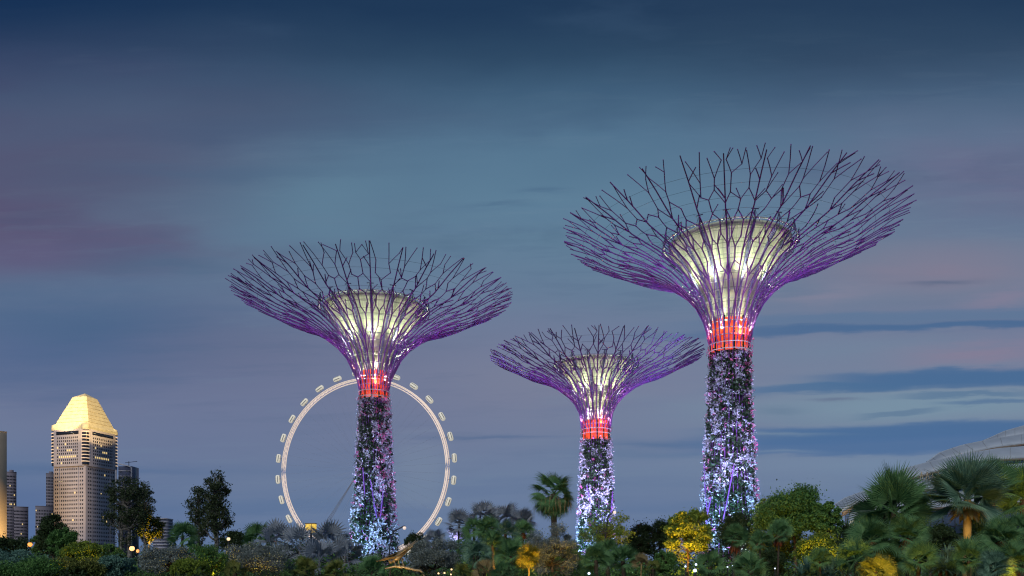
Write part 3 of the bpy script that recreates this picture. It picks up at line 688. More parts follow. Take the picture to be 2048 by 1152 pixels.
# ---------------------------------------------------------------- glass conservatory dome at right
def dome():
    d = 190; s = d/F; ox = (1960-1024)*s
    T = empty('conservatory_dome', (ox, d, 0), 'long pale curved shell roof of a conservatory behind the right-hand palms', 'conservatory')
    shell = principled('shell_panel', (.52,.60,.68), .55, nscale=.3, noise_amt=.1); under = principled('shell_truss', (.26,.22,.18), .7); cream = principled('cream_truss', (.75,.62,.42), .6)
    def P(px, py, dd): x, y, z = px2w(px, py, d+dd); return np.array([x-ox, y-d, z])
    def shellpart(top, bot, dt, db, m=shell, thick=.5, joints=True, name='roof_shell'):
        xs = np.linspace(0, 1, 44); tx = np.interp(xs, np.linspace(0, 1, len(top)), [p[0] for p in top]); 
        def sm_(pts, x):
            t = np.linspace(0, 1, len(pts)); a = np.interp(x, t, [p[0] for p in pts]); b = np.interp(x, t, [p[1] for p in pts])
            for _ in range(1):
                b = np.convolve(np.pad(b, 2, 'edge'), np.ones(5)/5, 'valid')*.5+b*.5
            return a, b
        ax, ay = sm_(top, xs); bx, by = sm_(bot, xs); rows = []
        for v in np.linspace(0, 1, 9):
            rows.append([P(ax[i]+(bx[i]-ax[i])*v, ay[i]+(by[i]-ay[i])*v, dt+(db-dt)*math.sin(v*PI/2)) for i in range(len(xs))])
        V = np.array(rows); n = len(xs); mb = MB()
        f = np.array([[i*n+j, i*n+j+1, (i+1)*n+j+1, (i+1)*n+j] for i in range(8) for j in range(n-1)])
        mb.add(V.reshape(-1, 3), f); mb.add(V.reshape(-1, 3)+np.array([0, thick, -thick*.6]), f[:, ::-1])
        for row in (V[0], V[-1]): mb.tube(row+np.array([0, thick*.5, -thick*.3]), thick*.55, 5)
        o = mb.build(name, m, T, True)
        if joints:
            jm = MB()
            for j in range(3, n-1, 4): jm.tube(V[:, j]+np.array([0, -.04, .03]), .03, 3)
            jm.build('panel_joint', principled('joint', (.35,.35,.36), .7), o)
        tr_ = MB(); tr_.tube(V[-1]+np.array([0, -.2, -.5]), .3, 5); tr_.tube(V[-1]+np.array([0, .8, -1.3]), .14, 5)
        for j in range(0, n-1, 2): tr_.tube([V[-1, j]+np.array([0, -.2, -.5]), V[-1, j+1]+np.array([0, .8, -1.3])], .07, 4)
        tr_.build('edge_truss', under, o)
        return V
    shellpart([(1968, 881), (2010, 862), (2060, 848), (2160, 828), (2300, 815)], [(1969, 882), (2010, 875), (2060, 867), (2160, 855), (2300, 845)], 26, 22)
    shellpart([(1855, 924), (1880, 905), (1925, 890), (1985, 878), (2060, 866), (2180, 852), (2300, 845)], [(1856, 925), (1895, 916), (1945, 903), (1990, 893), (2060, 884), (2180, 874), (2300, 868)], 18, 13)
    shellpart([(1782, 948), (1820, 934), (1870, 921), (1930, 908), (1995, 897), (2060, 892), (2180, 880), (2300, 875)], [(1786, 958), (1830, 953), (1880, 938), (1940, 924), (1995, 917), (2060, 914), (2180, 905), (2300, 900)], 10, 5)
    shellpart([(1826, 962), (1860, 955), (1920, 943), (1990, 932), (2060, 926), (2180, 920), (2300, 915)], [(1826, 980), (1870, 975), (1920, 966), (1990, 957), (2060, 950), (2180, 945), (2300, 940)], 3, -2)
    shellpart([(1672, 1008), (1690, 996), (1712, 988), (1750, 975), (1800, 965)], [(1684, 1022), (1697, 1014), (1716, 1004), (1752, 996), (1800, 990)], 4, -3)
    shellpart([(1700, 1025), (1790, 1000), (1900, 985), (2060, 975), (2300, 965)], [(1700, 1046), (1790, 1026), (1900, 1010), (2060, 1000), (2300, 992)], -1, -6)
    # glazed body under the shells
    mb = MB(); xs = np.linspace(1690, 2300, 26); rows = []
    def ytop(x): return np.interp(x, [1690, 1790, 1860, 1970, 2060, 2300], [1018, 955, 928, 898, 880, 855])
    for v in np.linspace(0, 1, 10): rows.append([P(x, ytop(x)+8+(1148-ytop(x))*v, 30-30*math.sin(v*PI/2)+12) for x in xs])
    V = np.array(rows); n = len(xs); mb.add(V.reshape(-1, 3), [[i*n+j, i*n+j+1, (i+1)*n+j+1, (i+1)*n+j] for i in range(9) for j in range(n-1)])
    gl = mb.build('glazing', principled('dome_glass', (.30,.38,.52), .12, noise_amt=.1, spec=.8), T, True)
    mb = MB()
    for i in range(0, 10): mb.tube(V[i]+np.array([0, -.1, 0]), .09, 4)
    for j in range(n): mb.tube(V[:, j]+np.array([0, -.1, 0]), .09, 4)
    mb.build('mullion', under, gl)
    mb = MB()
    for k in range(8): mb.tube([P(1840+k*6, 960, 0), P(1843+(k//2)*11, 944, 4)], .12, 4)
    mb.build('cream_strut', cream, T)
    lamp('SPOT', (px2w(1690, 1110, d-14)), 9000, (1, .66, .3), px2w(1700, 1000, d), .6, 50, .8, 'dome_flood')
dome()

# ---------------------------------------------------------------- vegetation builders
def leaf_quads(rng, c, size, down=.3, asp=.42, outv=None):
    n = len(c); d1 = rng.normal(0, 1, (n, 3)); d1[:, 2] -= down*1.5
    if outv is not None: d1 += outv*1.2
    d1 = unit(d1); d2 = unit(np.cross(d1, rng.normal(0, 1, (n, 3)))); sz = size*rng.uniform(.55, 1.25, (n, 1))
    nrm = np.cross(d1, d2)
    return np.stack([c-d1*sz*.5, c+d2*sz*asp*.5+nrm*sz*.08, c+d1*sz*.5, c-d2*sz*asp*.5+nrm*sz*.08], 1)
def broad(px, ytop, d, wpx, label, mat, seed, ybot=None, leaf=.28, nleaf=7000, name='broadleaf_tree', cat='tree', group=None, bark=BARK, shape='dome', lean=0., clump=.20, trunks=1, tr_r=.16, density=1., stem_vis=True):
    nleaf = int(nleaf*1.5); rng = np.random.default_rng(seed); s = d/F; x = (px-1024)*s; h = CAMZ+(1150-ytop)*s; Rw = wpx*s/2
    zb = CAMZ+(1150-ybot)*s if ybot else h*.25
    zb = max(zb, .25); T = empty(name, (x, d, 0), label, cat, group)
    cz = (zb+h)/2; hz = (h-zb)/2
    K = max(14, int(44*density*max(1, hz/max(Rw, .1))))
    cs = []
    while len(cs) < K:
        p = rng.uniform(-1, 1, 3); r = np.linalg.norm(p)
        if r > 1 or r < .25: continue
        if shape == 'dome' and p[2] < -.55 and rng.uniform() < .6: continue
        if shape == 'cone':
            if math.hypot(p[0], p[1]) > .95*(1-(p[2]+1)/2)**.75+.08: continue
        if shape == 'column' and math.hypot(p[0], p[1]) > (.62+.38*abs(math.sin((p[2]+1)*3.1+seed)))*(.6+.4*(p[2] > -.4)): continue
        cs.append(p)
    cs = np.array(cs); cl = cs*np.array([Rw*(1-clump*.6), Rw*(1-clump*.6), hz*(1-clump*.5)])+np.array([0, 0, cz])
    cr = clump*Rw*rng.uniform(.65, 1.35, K)*(1.1 if shape == 'dome' else 1.35)
    # leaves
    idx = rng.integers(0, K, nleaf); g_ = rng.normal(0, 1, (nleaf, 3)); g_ = unit(g_)*(rng.uniform(.25, 1, (nleaf, 1))**.6)
    g_[:, 2] *= .72
    c = cl[idx]+g_*cr[idx][:, None]*1.15
    # a few stray sprays beyond the outline
    k = int(nleaf*.06); j = rng.integers(0, K, k); c[:k] = cl[j]+unit(rng.normal(0, 1, (k, 3)))*cr[j][:, None]*rng.uniform(1.1, 1.6, (k, 1))
    c = c[c[:, 2] > .05]
    mb = MB(); mb.quads(leaf_quads(rng, c, leaf, .35, .42, None)); cw = mb.build('crown', mat, T)
    # wood
    mb = MB()
    for t in range(trunks):
        bx = (t-(trunks-1)/2)*Rw*.35; top = np.array([bx*.8+lean, rng.normal(0, .1), zb+(h-zb)*(.72 if shape != 'dome' else .45)])
        zz = np.linspace(0, 1, 9); P = np.stack([bx+(top[0]-bx)*zz+rng.normal(0, .03*Rw, 9)*(zz > 0), top[1]*zz+rng.normal(0, .03*Rw, 9)*(zz > 0), zz*top[2]], 1)
        mb.tube(P, tr_r*np.linspace(1.1, .35, 9)*(1+.15*rng.normal(0, 1, 9)), 8)
        for q in range(t, K, trunks):
            tgt = cl[q]; kk = np.argmin(abs(P[:, 2]-(tgt[2]-.35*abs(tgt[0]-P[:, 0].mean())-.3*hz*.5))); kk = max(kk, 3); st = P[kk]
            mid = (st+tgt)/2+rng.normal(0, .08*Rw, 3)+np.array([0, 0, -.05*hz]); mb.tube([st, mid, tgt], [tr_r*.32, tr_r*.22, tr_r*.10], 5)
    mb.build('trunk', bark, T, True)
    return T
def frond_mesh(rng, Lp, Lb, nb, fan=2.0, droop=.25, split=.5, mat=None):
    """fan frond along +x: petiole then pleated blades"""
    mb = MB(); mb.tube([(0, 0, 0), (Lp*.5, 0, .04*Lp), (Lp, 0, 0)], [.03, .02, .014], 4)
    an = np.linspace(-fan, fan, nb); hub = np.array([Lp, 0, 0])
    for i, a in enumerate(an):
        Lr = Lb*(1-.22*(abs(a)/fan)**2)*rng.uniform(.93, 1.05); da = (an[1]-an[0])*.52
        e = np.array([math.cos(a), math.sin(a), 0]); l = np.array([math.cos(a-da), math.sin(a-da), 0]); r = np.array([math.cos(a+da), math.sin(a+da), 0])
        zc = -.12*abs(math.sin(a))*Lb; up = np.array([0, 0, 1.])
        q = Lr*split*1.0
        Lv = hub+l*q+up*zc*split; Rv = hub+r*q+up*zc*split; Mv = hub+e*q*1.02+up*(zc*split+.022*Lb)
        tip = hub+e*Lr+up*(zc-droop*Lr*rng.uniform(.4, 1.3))+np.array([0, rng.normal(0, .03*Lr), 0])
        m2 = hub+e*Lr*.78+up*(zc*.8-droop*Lr*.28)
        wv = np.array([-math.sin(a), math.cos(a), 0])*q*math.sin(da)*.42
        mb.quads([[hub, Lv, Mv, hub+e*.001], [hub, Mv, Rv, hub+e*.001]])
        mb.quads([[Lv, m2-wv, m2, Mv], [Mv, m2, m2+wv, Rv]])
        mb.add([m2-wv, tip, m2+wv, m2], [[0, 1, 3], [3, 1, 2]])
    return mb
def palm(px, yc, d, rpx, label, mat, seed, nf=30, trunk_r=.12, name='fan_palm', group='fan palms in the garden', parts=False, lo=-.55, hi=1.45, skirt=0., nb=22, droop=.25, fan=1.9, lpf=.45, skirt_mat='dry', threads=False, ry=1., stem=None, roll=.75, bias=1.15):
    """yc: picture row of the crown centre, rpx: crown radius"""
    rng = np.random.default_rng(seed); s = d/F; x, _, z = px2w(px, yc, d); R = rpx*s; T = empty(name, (x, d, 0), label, 'palm', group)
    mb = MB(); zz = np.linspace(0, 1, 10); lean = rng.normal(0, .03*z); P = np.stack([lean*(1-zz), 0*zz, zz*z], 1)
    mb.tube(P, trunk_r*(1.15-.25*zz)*(1+.06*rng.normal(0, 1, 10)), 9); mb.build('trunk', stem or PALMBARK, T, True)
    var = [frond_mesh(rng, R*lpf, R*(1-lpf), nb, fan, droop, .5) for _ in range(3)]
    mes = [v.mesh('frond', mat) for v in var] if parts else None
    big = MB(); VF = [(np.vstack(v.v), v.f) for v in var]
    for i in range(nf):
        f = (i+.5)/nf; el = hi-(hi-lo)*f**bias+rng.normal(0, .1); az = i*2.39996+rng.normal(0, .2); sc_ = rng.uniform(.82, 1.08)
        q = Matrix.Rotation(az, 4, 'Z')@Matrix.Rotation(-el, 4, 'Y')@Matrix.Rotation(rng.normal(0, roll), 4, 'X')
        if parts:
            o = inst('frond', mes[i % 3], T, (0, 0, z), q.to_euler(), sc_)
        else:
            V, Fs = VF[i % 3]; A = np.array(q.to_3x3()); W = (V*sc_)@A.T+np.array([0, 0, z]); b = big.n
            big.v.append(W); big.n += len(W)
            for ff in Fs: big.f.append(ff+b)
    if not parts: big.build('crown', mat, T)
    if skirt > 0:                           # dead leaves hanging below the crown
        mb = MB(); n = 90; a = rng.uniform(0, 2*PI, n); r = rng.uniform(.05, .28, n)*R; c0 = np.stack([r*np.cos(a)*.5, r*np.sin(a)*.5, z-rng.uniform(0, .15, n)*R], 1)
        l = skirt*R*rng.uniform(.5, 1.1, n); c1 = c0+np.stack([r*np.cos(a), r*np.sin(a), -l], 1); wv = np.stack([-np.sin(a), np.cos(a), 0*a], 1)*.05*R
        mb.quads(np.stack([c0, (c0+c1)/2+wv, c1, (c0+c1)/2-wv], 1)); mb.build('dead_skirt', L[skirt_mat], T)
    if threads:
        mb = MB(); n = 70; a = rng.uniform(0, 2*PI, n); r = rng.uniform(.3, .85, n)*R; c0 = np.stack([r*np.cos(a), r*np.sin(a), z-rng.uniform(.0, .5, n)*R*.6], 1)
        c1 = c0+np.stack([0*r, 0*r, -rng.uniform(.25, .75, n)*R], 1); wv = np.stack([-np.sin(a), np.cos(a), 0*a], 1)*.03
        mb.quads(np.stack([c0, (c0+c1)/2+wv, c1, (c0+c1)/2-wv], 1)); mb.build('hanging_fibre', L['straw'], T)
    return T
def rosette(px, ytop, d, wpx, label, mat, seed, n=10, leafl=1.0, per=70, wid=.045, group='spiky leaved shrubs', name='spiky_shrub', ybot=1150):
    rng = np.random.default_rng(seed); s = d/F; x = (px-1024)*s; h = CAMZ+(1150-ytop)*s; Rw = wpx*s/2
    T = empty(name, (x, d, 0), label, 'shrub', group); mb = MB(); wood = MB()
    zb = max(.3, CAMZ+(1150-ybot)*s)
    for k in range(n):
        a = rng.uniform(0, 2*PI); r = Rw*.72*math.sqrt(rng.uniform()); zc = h-leafl*.75-(h-zb)*.75*(r/Rw)**1.6*rng.uniform(.6, 1.2); c = np.array([r*math.cos(a), r*math.sin(a), max(zc, .5)])
        wood.tube([(c[0]*.3, c[1]*.3, 0), (c[0]*.7, c[1]*.7, c[2]*.55), c], .05, 5)
        az = rng.uniform(0, 2*PI, per); el = rng.uniform(-.25, 1.45, per); ll = leafl*rng.uniform(.7, 1.1, per); dr = rng.uniform(.1, .55, per)
        H_ = np.stack([np.cos(az), np.sin(az)], 1); pts = []
        for t in (0, .35, .7, 1.):
            rr = ll*t*np.cos(el); z = ll*t*np.sin(el)-dr*ll*t*t; pts.append(np.stack([H_[:, 0]*rr, H_[:, 1]*rr, z], 1)+c)
        wv = np.stack([-H_[:, 1], H_[:, 0], 0*az], 1)*wid
        ws = (.7, 1., .6, .02)
        V = np.stack([v for t in range(4) for v in (pts[t]-wv*ws[t], pts[t]+wv*ws[t])], 1)   # per, 8, 3
        b = np.arange(per)[:, None]*8; f = np.concatenate([b+np.array([[2*t, 2*t+1, 2*t+3, 2*t+2]]) for t in range(3)], 0)
        mb.add(V.reshape(-1, 3), f)
    mb.build('foliage', mat, T); wood.build('stem', BARK, T, True)
    return T
YEL = (1.0, .53, .04)
def uplight(px, py, d, e, target, col=YEL, ang=90, size=.15):
    lamp('SPOT', px2w(px, py, d), e, col, px2w(*target), size, ang, .8, 'garden_uplight')

# ---------------------------------------------------------------- planting, left to right
GT = 'broadleaf trees along the garden edge'; GS = 'silver leaved shrubs'
broad(10, 1074, 120, 110, 'dark spreading rain tree at the far left corner under the gold slab', L['dark'], 1, 1118, .35, 7000, group=GT, tr_r=.3)
broad(106, 1019, 85, 74, 'dark conical tree left of the gold-crowned tower', L['dark'], 2, 1110, .26, 9000, name='conical_tree', shape='cone', group=GT)
broad(124, 1048, 80, 60, 'bushy green tree in front of the dark conical tree', L['green'], 3, 1120, .24, 7000, group=GT)
broad(150, 1060, 120, 12, 'tiny pencil-thin tree at the foot of the gold-crowned tower', L['green'], 4, 1110, .25, 700, shape='cone', name='pencil_tree', group=GT, tr_r=.08)
broad(86, 1066, 90, 50, 'light green tree beside the orange street lamp', L['mid'], 5, 1130, .24, 4500, group=GT)
broad(170, 1084, 62, 84, 'green and yellow bush under the gold-crowned tower', L['lime'], 6, 1135, .2, 6500, group=GT, name='bush', cat='bush')
broad(215, 1085, 66, 60, 'mid green bush left of the tall gum tree trunk', L['mid'], 7, 1145, .2, 5000, group=GT, name='bush', cat='bush')
broad(30, 1103, 58, 130, 'teal-green bush at the lower left corner', L['bluegreen'], 8, 1150, .18, 8000, group=GT, name='bush', cat='bush')
broad(60, 1122, 46, 150, 'dark low bush along the bottom left edge', L['green'], 9, 1160, .15, 9000, group=GT, name='bush', cat='bush')
broad(150, 1118, 48, 120, 'olive bush with yellow-lit sprays near the bottom left', L['olive'], 10, 1160, .15, 9000, group=GT, name='bush', cat='bush')
broad(228, 1112, 52, 90, 'dull green bush at the foot of the tall gum tree', L['bluegreen'], 11, 1160, .16, 7000, group=GT, name='bush', cat='bush')
# gums
broad(252, 943, 86, 84, 'tall dark gum tree with pale trunk, right of the gold-crowned tower', L['gum'], 12, 1099, .25, 5646, name='gum_tree', shape='column', bark=PALEBARK, group='tall gum trees', trunks=2, tr_r=.24, clump=.19, density=1.3)
broad(289, 958, 92, 44, 'slim gum tree with yellow-lit lower leaves and glowing trunk', L['gum'], 13, 1099, .25, 2155, name='gum_tree', shape='column', bark=PALEBARK, group='tall gum trees', tr_r=.2, clump=.2, density=1.0)
broad(298, 1022, 90, 60, 'small yellow-lit tree under the slim gum tree', L['olive'], 14, 1088, .24, 3000, name='broadleaf_tree', bark=PALEBARK, group=GT, tr_r=.12)
broad(432, 933, 80, 66, 'tall open gum tree with mottled white trunk left of the wheel', L['gum'], 15, 1114, .25, 4363, name='gum_tree', shape='column', bark=PALEBARK, group='tall gum trees', tr_r=.26, clump=.19, density=1.1)
broad(398, 965, 86, 54, 'shorter gum tree with second stem, left of the mottled white trunk', L['gum'], 16, 1114, .25, 2668, name='gum_tree', shape='column', bark=PALEBARK, group='tall gum trees', tr_r=.16, clump=.2, density=1.0)
broad(330, 1088, 56, 110, 'grey-silver shrub between the two tall gum groups', L['silver'], 17, 1160, .13, 13000, name='silver_shrub', cat='shrub', group=GS)
broad(520, 1078, 56, 140, 'wide grey-silver shrub left of the silver fan palms', L['silver'], 18, 1160, .13, 17000, name='silver_shrub', cat='shrub', group=GS)
broad(410, 1088, 64, 110, 'deep green bush at the foot of the mottled white trunk', L['green'], 19, 1160, .18, 9000, group=GT, name='bush', cat='bush')
broad(380, 1120, 50, 80, 'yellow-green bush at bottom between the silver shrubs', L['lime'], 20, 1160, .16, 5500, group=GT, name='bush', cat='bush')
broad(470, 1062, 120, 60, 'dark tree behind the white street lamp', L['dark'], 21, 1110, .3, 4500, group=GT)
palm(365, 1075, 70, 40, 'green fan palm peeping out left of the shorter gum tree', L['palm'], 22, 22)
palm(520, 1078, 78, 42, 'dark green fan palm between the white street lamp and the silver palms', L['palm'], 23, 26)
broad(595, 1112, 62, 60, 'small bright green tuft among the silver fan palms', L['green'], 24, 1150, .14, 4500, group=GT, name='bush', cat='bush')
GB = 'silver fan palms'
for k, (px, yc, d, r, lb) in enumerate(((552, 1082, 76, 50, 'silver fan palm with upright stiff fans left of the wheel base'), (600, 1095, 74, 54, 'silver fan palm below the small yellow lit box'),
        (655, 1090, 80, 56, 'silver fan palm half behind the left trunk'), (690, 1112, 72, 50, 'low silver fan palm touching the left trunk base'), (640, 1122, 66, 56, 'lowest silver fan palm in front of its group'))):
    palm(px, yc, d, r, lb, L['bismarck'], 30+k, 17, group=GB, name='silver_fan_palm', nb=15, droop=.03, fan=1.9, parts=(k < 2), lo=-.9, lpf=.45, stem=PALEBARK)
for k, (px, yc, d, r, lb) in enumerate(((918, 1052, 98, 38, 'silver fan palm just right of the wheel rim'), (968, 1038, 100, 42, 'tall silver fan palm on the ridge, left of the dark fan palm'),
        (1012, 1042, 102, 42, 'silver fan palm in the middle of the ridge'), (1045, 1048, 99, 38, 'silver fan palm closest to the tall skirted palm'), (870, 1085, 96, 34, 'silver fan palm under the right foot of the wheel'))):
    palm(px, yc, d, r, lb, L['bismarck'], 40+k, 30, group=GB, name='silver_fan_palm', nb=16, droop=.2, fan=1.6, lo=-.9)
palm(608+4, 1140, 50, 34, 'small yellow-green fan palm at the bottom below the silver palms', L['olive'], 50, 18)
palm(470, 1146, 46, 30, 'small palm seedling at the bottom, left of the silver palms', L['olive'], 51, 16)
palm(670, 1146, 48, 34, 'small yellow-green fan palm at the bottom just left of the left trunk', L['olive'], 52, 18)
palm(745, 1142, 50, 38, 'dark green fan palm at the foot of the left trunk', L['palm'], 53, 22)
# centre
broad(1000, 1072, 88, 200, 'dark green thicket behind the middle fan palms', L['green'], 160, 1160, .25, 14000, group=GT, name='bush', cat='bush')
broad(640, 1085, 92, 190, 'dark green bush behind the silver fan palms', L['dark'], 161, 1160, .28, 9000, group=GT, name='bush', cat='bush')
broad(1130, 1085, 70, 90, 'green bush behind the tall grey-green shrub', L['mid'], 162, 1150, .22, 6000, group=GT, name='bush', cat='bush')
broad(868, 1070, 58, 112, 'grey-green shrub right of the dragonfly sculpture', L['silver'], 60, 1160, .13, 14000, name='silver_shrub', cat='shrub', group=GS)
broad(1105, 1046, 60, 110, 'tall grey-green shrub under the tall skirted palm', L['silver'], 61, 1160, .13, 17000, name='silver_shrub', cat='shrub', group=GS)
broad(830, 1062, 130, 50, 'dark tree behind the dragonfly sculpture', L['dark'], 62, 1120, .3, 3500, group=GT)
palm(1107, 988, 75, 55, 'tall fan palm with dark trunk and hanging fibres left of the smallest tower', L['palm'], 63, 46, .26, name='tall_fan_palm', parts=True, lo=-1.15, hi=1.5, nb=26, droop=.3, fan=1.55, threads=True, lpf=.45, roll=.35, bias=.65)
palm(948, 1060, 74, 34, 'dark green fan palm left of the ridge of silver palms', L['palm'], 64, 24)
palm(975, 1062, 72, 36, 'mid green fan palm in the middle of the palm thicket', L['palm'], 65, 24)
palm(1010, 1068, 70, 34, 'blue-green fan palm with fans turned to the viewer', L['palm_blue'], 66, 20)
palm(1046, 1065, 76, 30, 'small fan palm with dark trunk left of the tall skirted palm', L['palm'], 67, 22, skirt=.5)
palm(985, 1090, 62, 38, 'fan palm with yellow-lit underside in the palm thicket', L['palm'], 68, 22)
palm(955, 1112, 54, 42, 'dark fan palm with drooping leaves left of the yellow-lit palm', L['palm_blue'], 69, 24, droop=.5)
palm(1022, 1112, 48, 46, 'dark feathery fan palm leaning over the yellow-lit palm', L['palm'], 70, 28, nb=26)
palm(1058, 1116, 44, 34, 'small fan palm glowing bright yellow from a spotlight', L['yellow'], 71, 24, nb=24, parts=True, roll=1.1, lpf=.25, lo=-.9, stem=principled('yellow_stem', (.4,.3,.12), .8), trunk_r=.05)  # leaf and stem colours already hold the spotlight's yellow
palm(968, 1145, 44, 34, 'pale small fan palm at the bottom left of the dark feathery one', L['straw'], 72, 16)
palm(1005, 1150, 42, 34, 'low dark green palm at the bottom of the thicket', L['palm'], 73, 18)
palm(925, 1150, 46, 30, 'low yellow-lit palm at the bottom by the string of warm lights', L['olive'], 74, 18)
for k, (px, yc, d, r, lb) in enumerate(((1192, 1120, 46, 42, 'left palm of three dark fan palms at the foot of the smallest tower'), (1215, 1112, 50, 40, 'middle palm of three dark fan palms at the foot of the smallest tower'),
        (1246, 1122, 47, 40, 'right palm of three dark fan palms at the foot of the smallest tower'))):
    palm(px, yc, d, r, lb, L['palm'], 80+k, 28, group='three dark fan palms', nb=24)
palm(1283, 1128, 44, 26, 'pale open fan palm with yellow stem between the dark palms and the green bush', L['straw'], 84, 13, trunk_r=.045, stem=principled('yellow_stem', (.4,.3,.12), .8), parts=True, lo=-.2)
palm(1305, 1138, 46, 24, 'small pale fan palm right beside the yellow-stemmed one', L['olive'], 85, 13)
# sparse tree before smallest tower
broad(1212, 1022, 84, 120, 'sparse young tree with bare dark limbs in front of the smallest tower', L['lime'], 90, 1105, .26, 2600, group=GT, clump=.17, density=.9, tr_r=.14)
broad(1308, 1036, 140, 110, 'very dark tree on the skyline between the smallest and the tallest tower', L['dark'], 91, 1120, .34, 12000, group=GT, tr_r=.25)
broad(1276, 1066, 138, 60, 'low dark tree in the gap right of the smallest tower', L['dark'], 92, 1120, .34, 5000, group=GT)
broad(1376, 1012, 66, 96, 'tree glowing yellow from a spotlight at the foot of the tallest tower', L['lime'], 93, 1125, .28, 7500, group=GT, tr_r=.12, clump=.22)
broad(1330, 1100, 58, 50, 'glossy green bush left of the glowing yellow tree', L['green'], 94, 1150, .2, 5000, group=GT, name='bush', cat='bush')
broad(1480, 1022, 80, 110, 'dark airy tree in front of the tallest trunk', L['dark'], 95, 1110, .26, 5200, group=GT, clump=.25)
palm(1470, 1076, 50, 34, 'fan palm with hanging orange dead leaves, left of three in a row', L['palm'], 96, 24, skirt=.95, trunk_r=.07, group='fan palms with orange skirts', parts=True)
palm(1520, 1084, 48, 30, 'fan palm with a bare leaning stem, middle of three in a row', L['palm'], 97, 22, skirt=.35, trunk_r=.05, group='fan palms with orange skirts', parts=True, skirt_mat='straw')
palm(1558, 1068, 50, 34, 'fan palm with short orange skirt, right of three in a row', L['palm'], 98, 24, skirt=.7, trunk_r=.06, group='fan palms with orange skirts', parts=True)
palm(1420, 1132, 46, 38, 'low green fan palm beside the white garden lights', L['palm'], 99, 24)
palm(1500, 1140, 40, 44, 'low dark fan palm below the bare leaning stem', L['palm'], 100, 24)
broad(1588, 976, 70, 148, 'rounded green tree with dense crown right of the tallest tower', L['green'], 101, 1085, .25, 26000, group=GT, tr_r=.17, clump=.27, density=1.3)
broad(1655, 1000, 68, 66, 'smaller green tree between the rounded tree and the dome', L['green'], 102, 1085, .25, 6500, group=GT, tr_r=.12)
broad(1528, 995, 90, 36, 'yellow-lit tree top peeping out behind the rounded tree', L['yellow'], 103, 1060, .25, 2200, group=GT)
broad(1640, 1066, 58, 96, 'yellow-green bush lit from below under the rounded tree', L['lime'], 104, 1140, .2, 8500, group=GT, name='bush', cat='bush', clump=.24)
broad(1545, 1095, 62, 80, 'dark bush under the palms with orange skirts', L['dark'], 105, 1160, .2, 7000, group=GT, name='bush', cat='bush')
broad(1556, 1040, 76, 130, 'yellow-green thicket behind the trunk of the rounded tree', L['lime'], 163, 1150, .2, 9000, group=GT, name='bush', cat='bush')
rosette(1610, 1108, 42, 90, 'blue-green spiky shrub below the rounded tree, left of a pair', L['bluegreen'], 110, 9)
rosette(1668, 1100, 44, 80, 'blue-green spiky shrub below the rounded tree, right of a pair', L['bluegreen'], 111, 9)
rosette(1900, 1085, 36, 110, 'large blue-green spiky shrub between the two big palms', L['bluegreen'], 112, 11, leafl=1.0)
rosette(1958, 1120, 34, 60, 'small blue-green spiky shrub in the lower right', L['bluegreen'], 113, 7, leafl=.8)
rosette(1696, 1035, 62, 60, 'dark feathery palm clump in front of the dome end', L['dark'], 114, 8, leafl=1.7, per=110, wid=.05)
broad(1745, 1010, 75, 90, 'dark tree behind the left big fan palm', L['dark'], 115, 1110, .26, 7000, group=GT)
broad(1860, 1030, 60, 100, 'dark tree filling the gap between the two big palms', L['dark'], 116, 1130, .22, 8000, group=GT)
# big palms
BP = 'big fan palms on the right'
palm(1788, 1022, 31, 98, 'big dark green fan palm with a round crown in front of the dome', L['palm'], 120, 30, .13, name='big_fan_palm', group=BP, parts=True, nb=34, droop=.05, fan=1.75, lo=-.45, lpf=.34, bias=1.5)
palm(1935, 1000, 29, 102, 'largest fan palm with blue-green fans and yellow-lit stem', L['palm_blue'], 121, 30, .13, name='big_fan_palm', group=BP, parts=True, nb=36, droop=.05, fan=1.65, lo=-.5, lpf=.34, bias=1.5, stem=principled('yellow_stem', (.4,.3,.12), .8), skirt=.35, skirt_mat='straw')  # the yellow light on this stem is put into its colour
palm(1985, 975, 31, 70, 'upper fan palm rising behind the largest blue-green palm', L['palm'], 123, 24, .12, name='big_fan_palm', group=BP, parts=True, nb=32, droop=.05, fan=1.7, lo=-.3, lpf=.34, bias=1.5)
palm(2048, 1000, 33, 84, 'big fan palm cut by the right edge, lit amber from below', L['palm'], 122, 26, .15, name='big_fan_palm', group=BP, parts=True, nb=34, droop=.05, fan=1.7, lo=-.5, lpf=.34, bias=1.4)
UP = 'fan palms under the big palms'
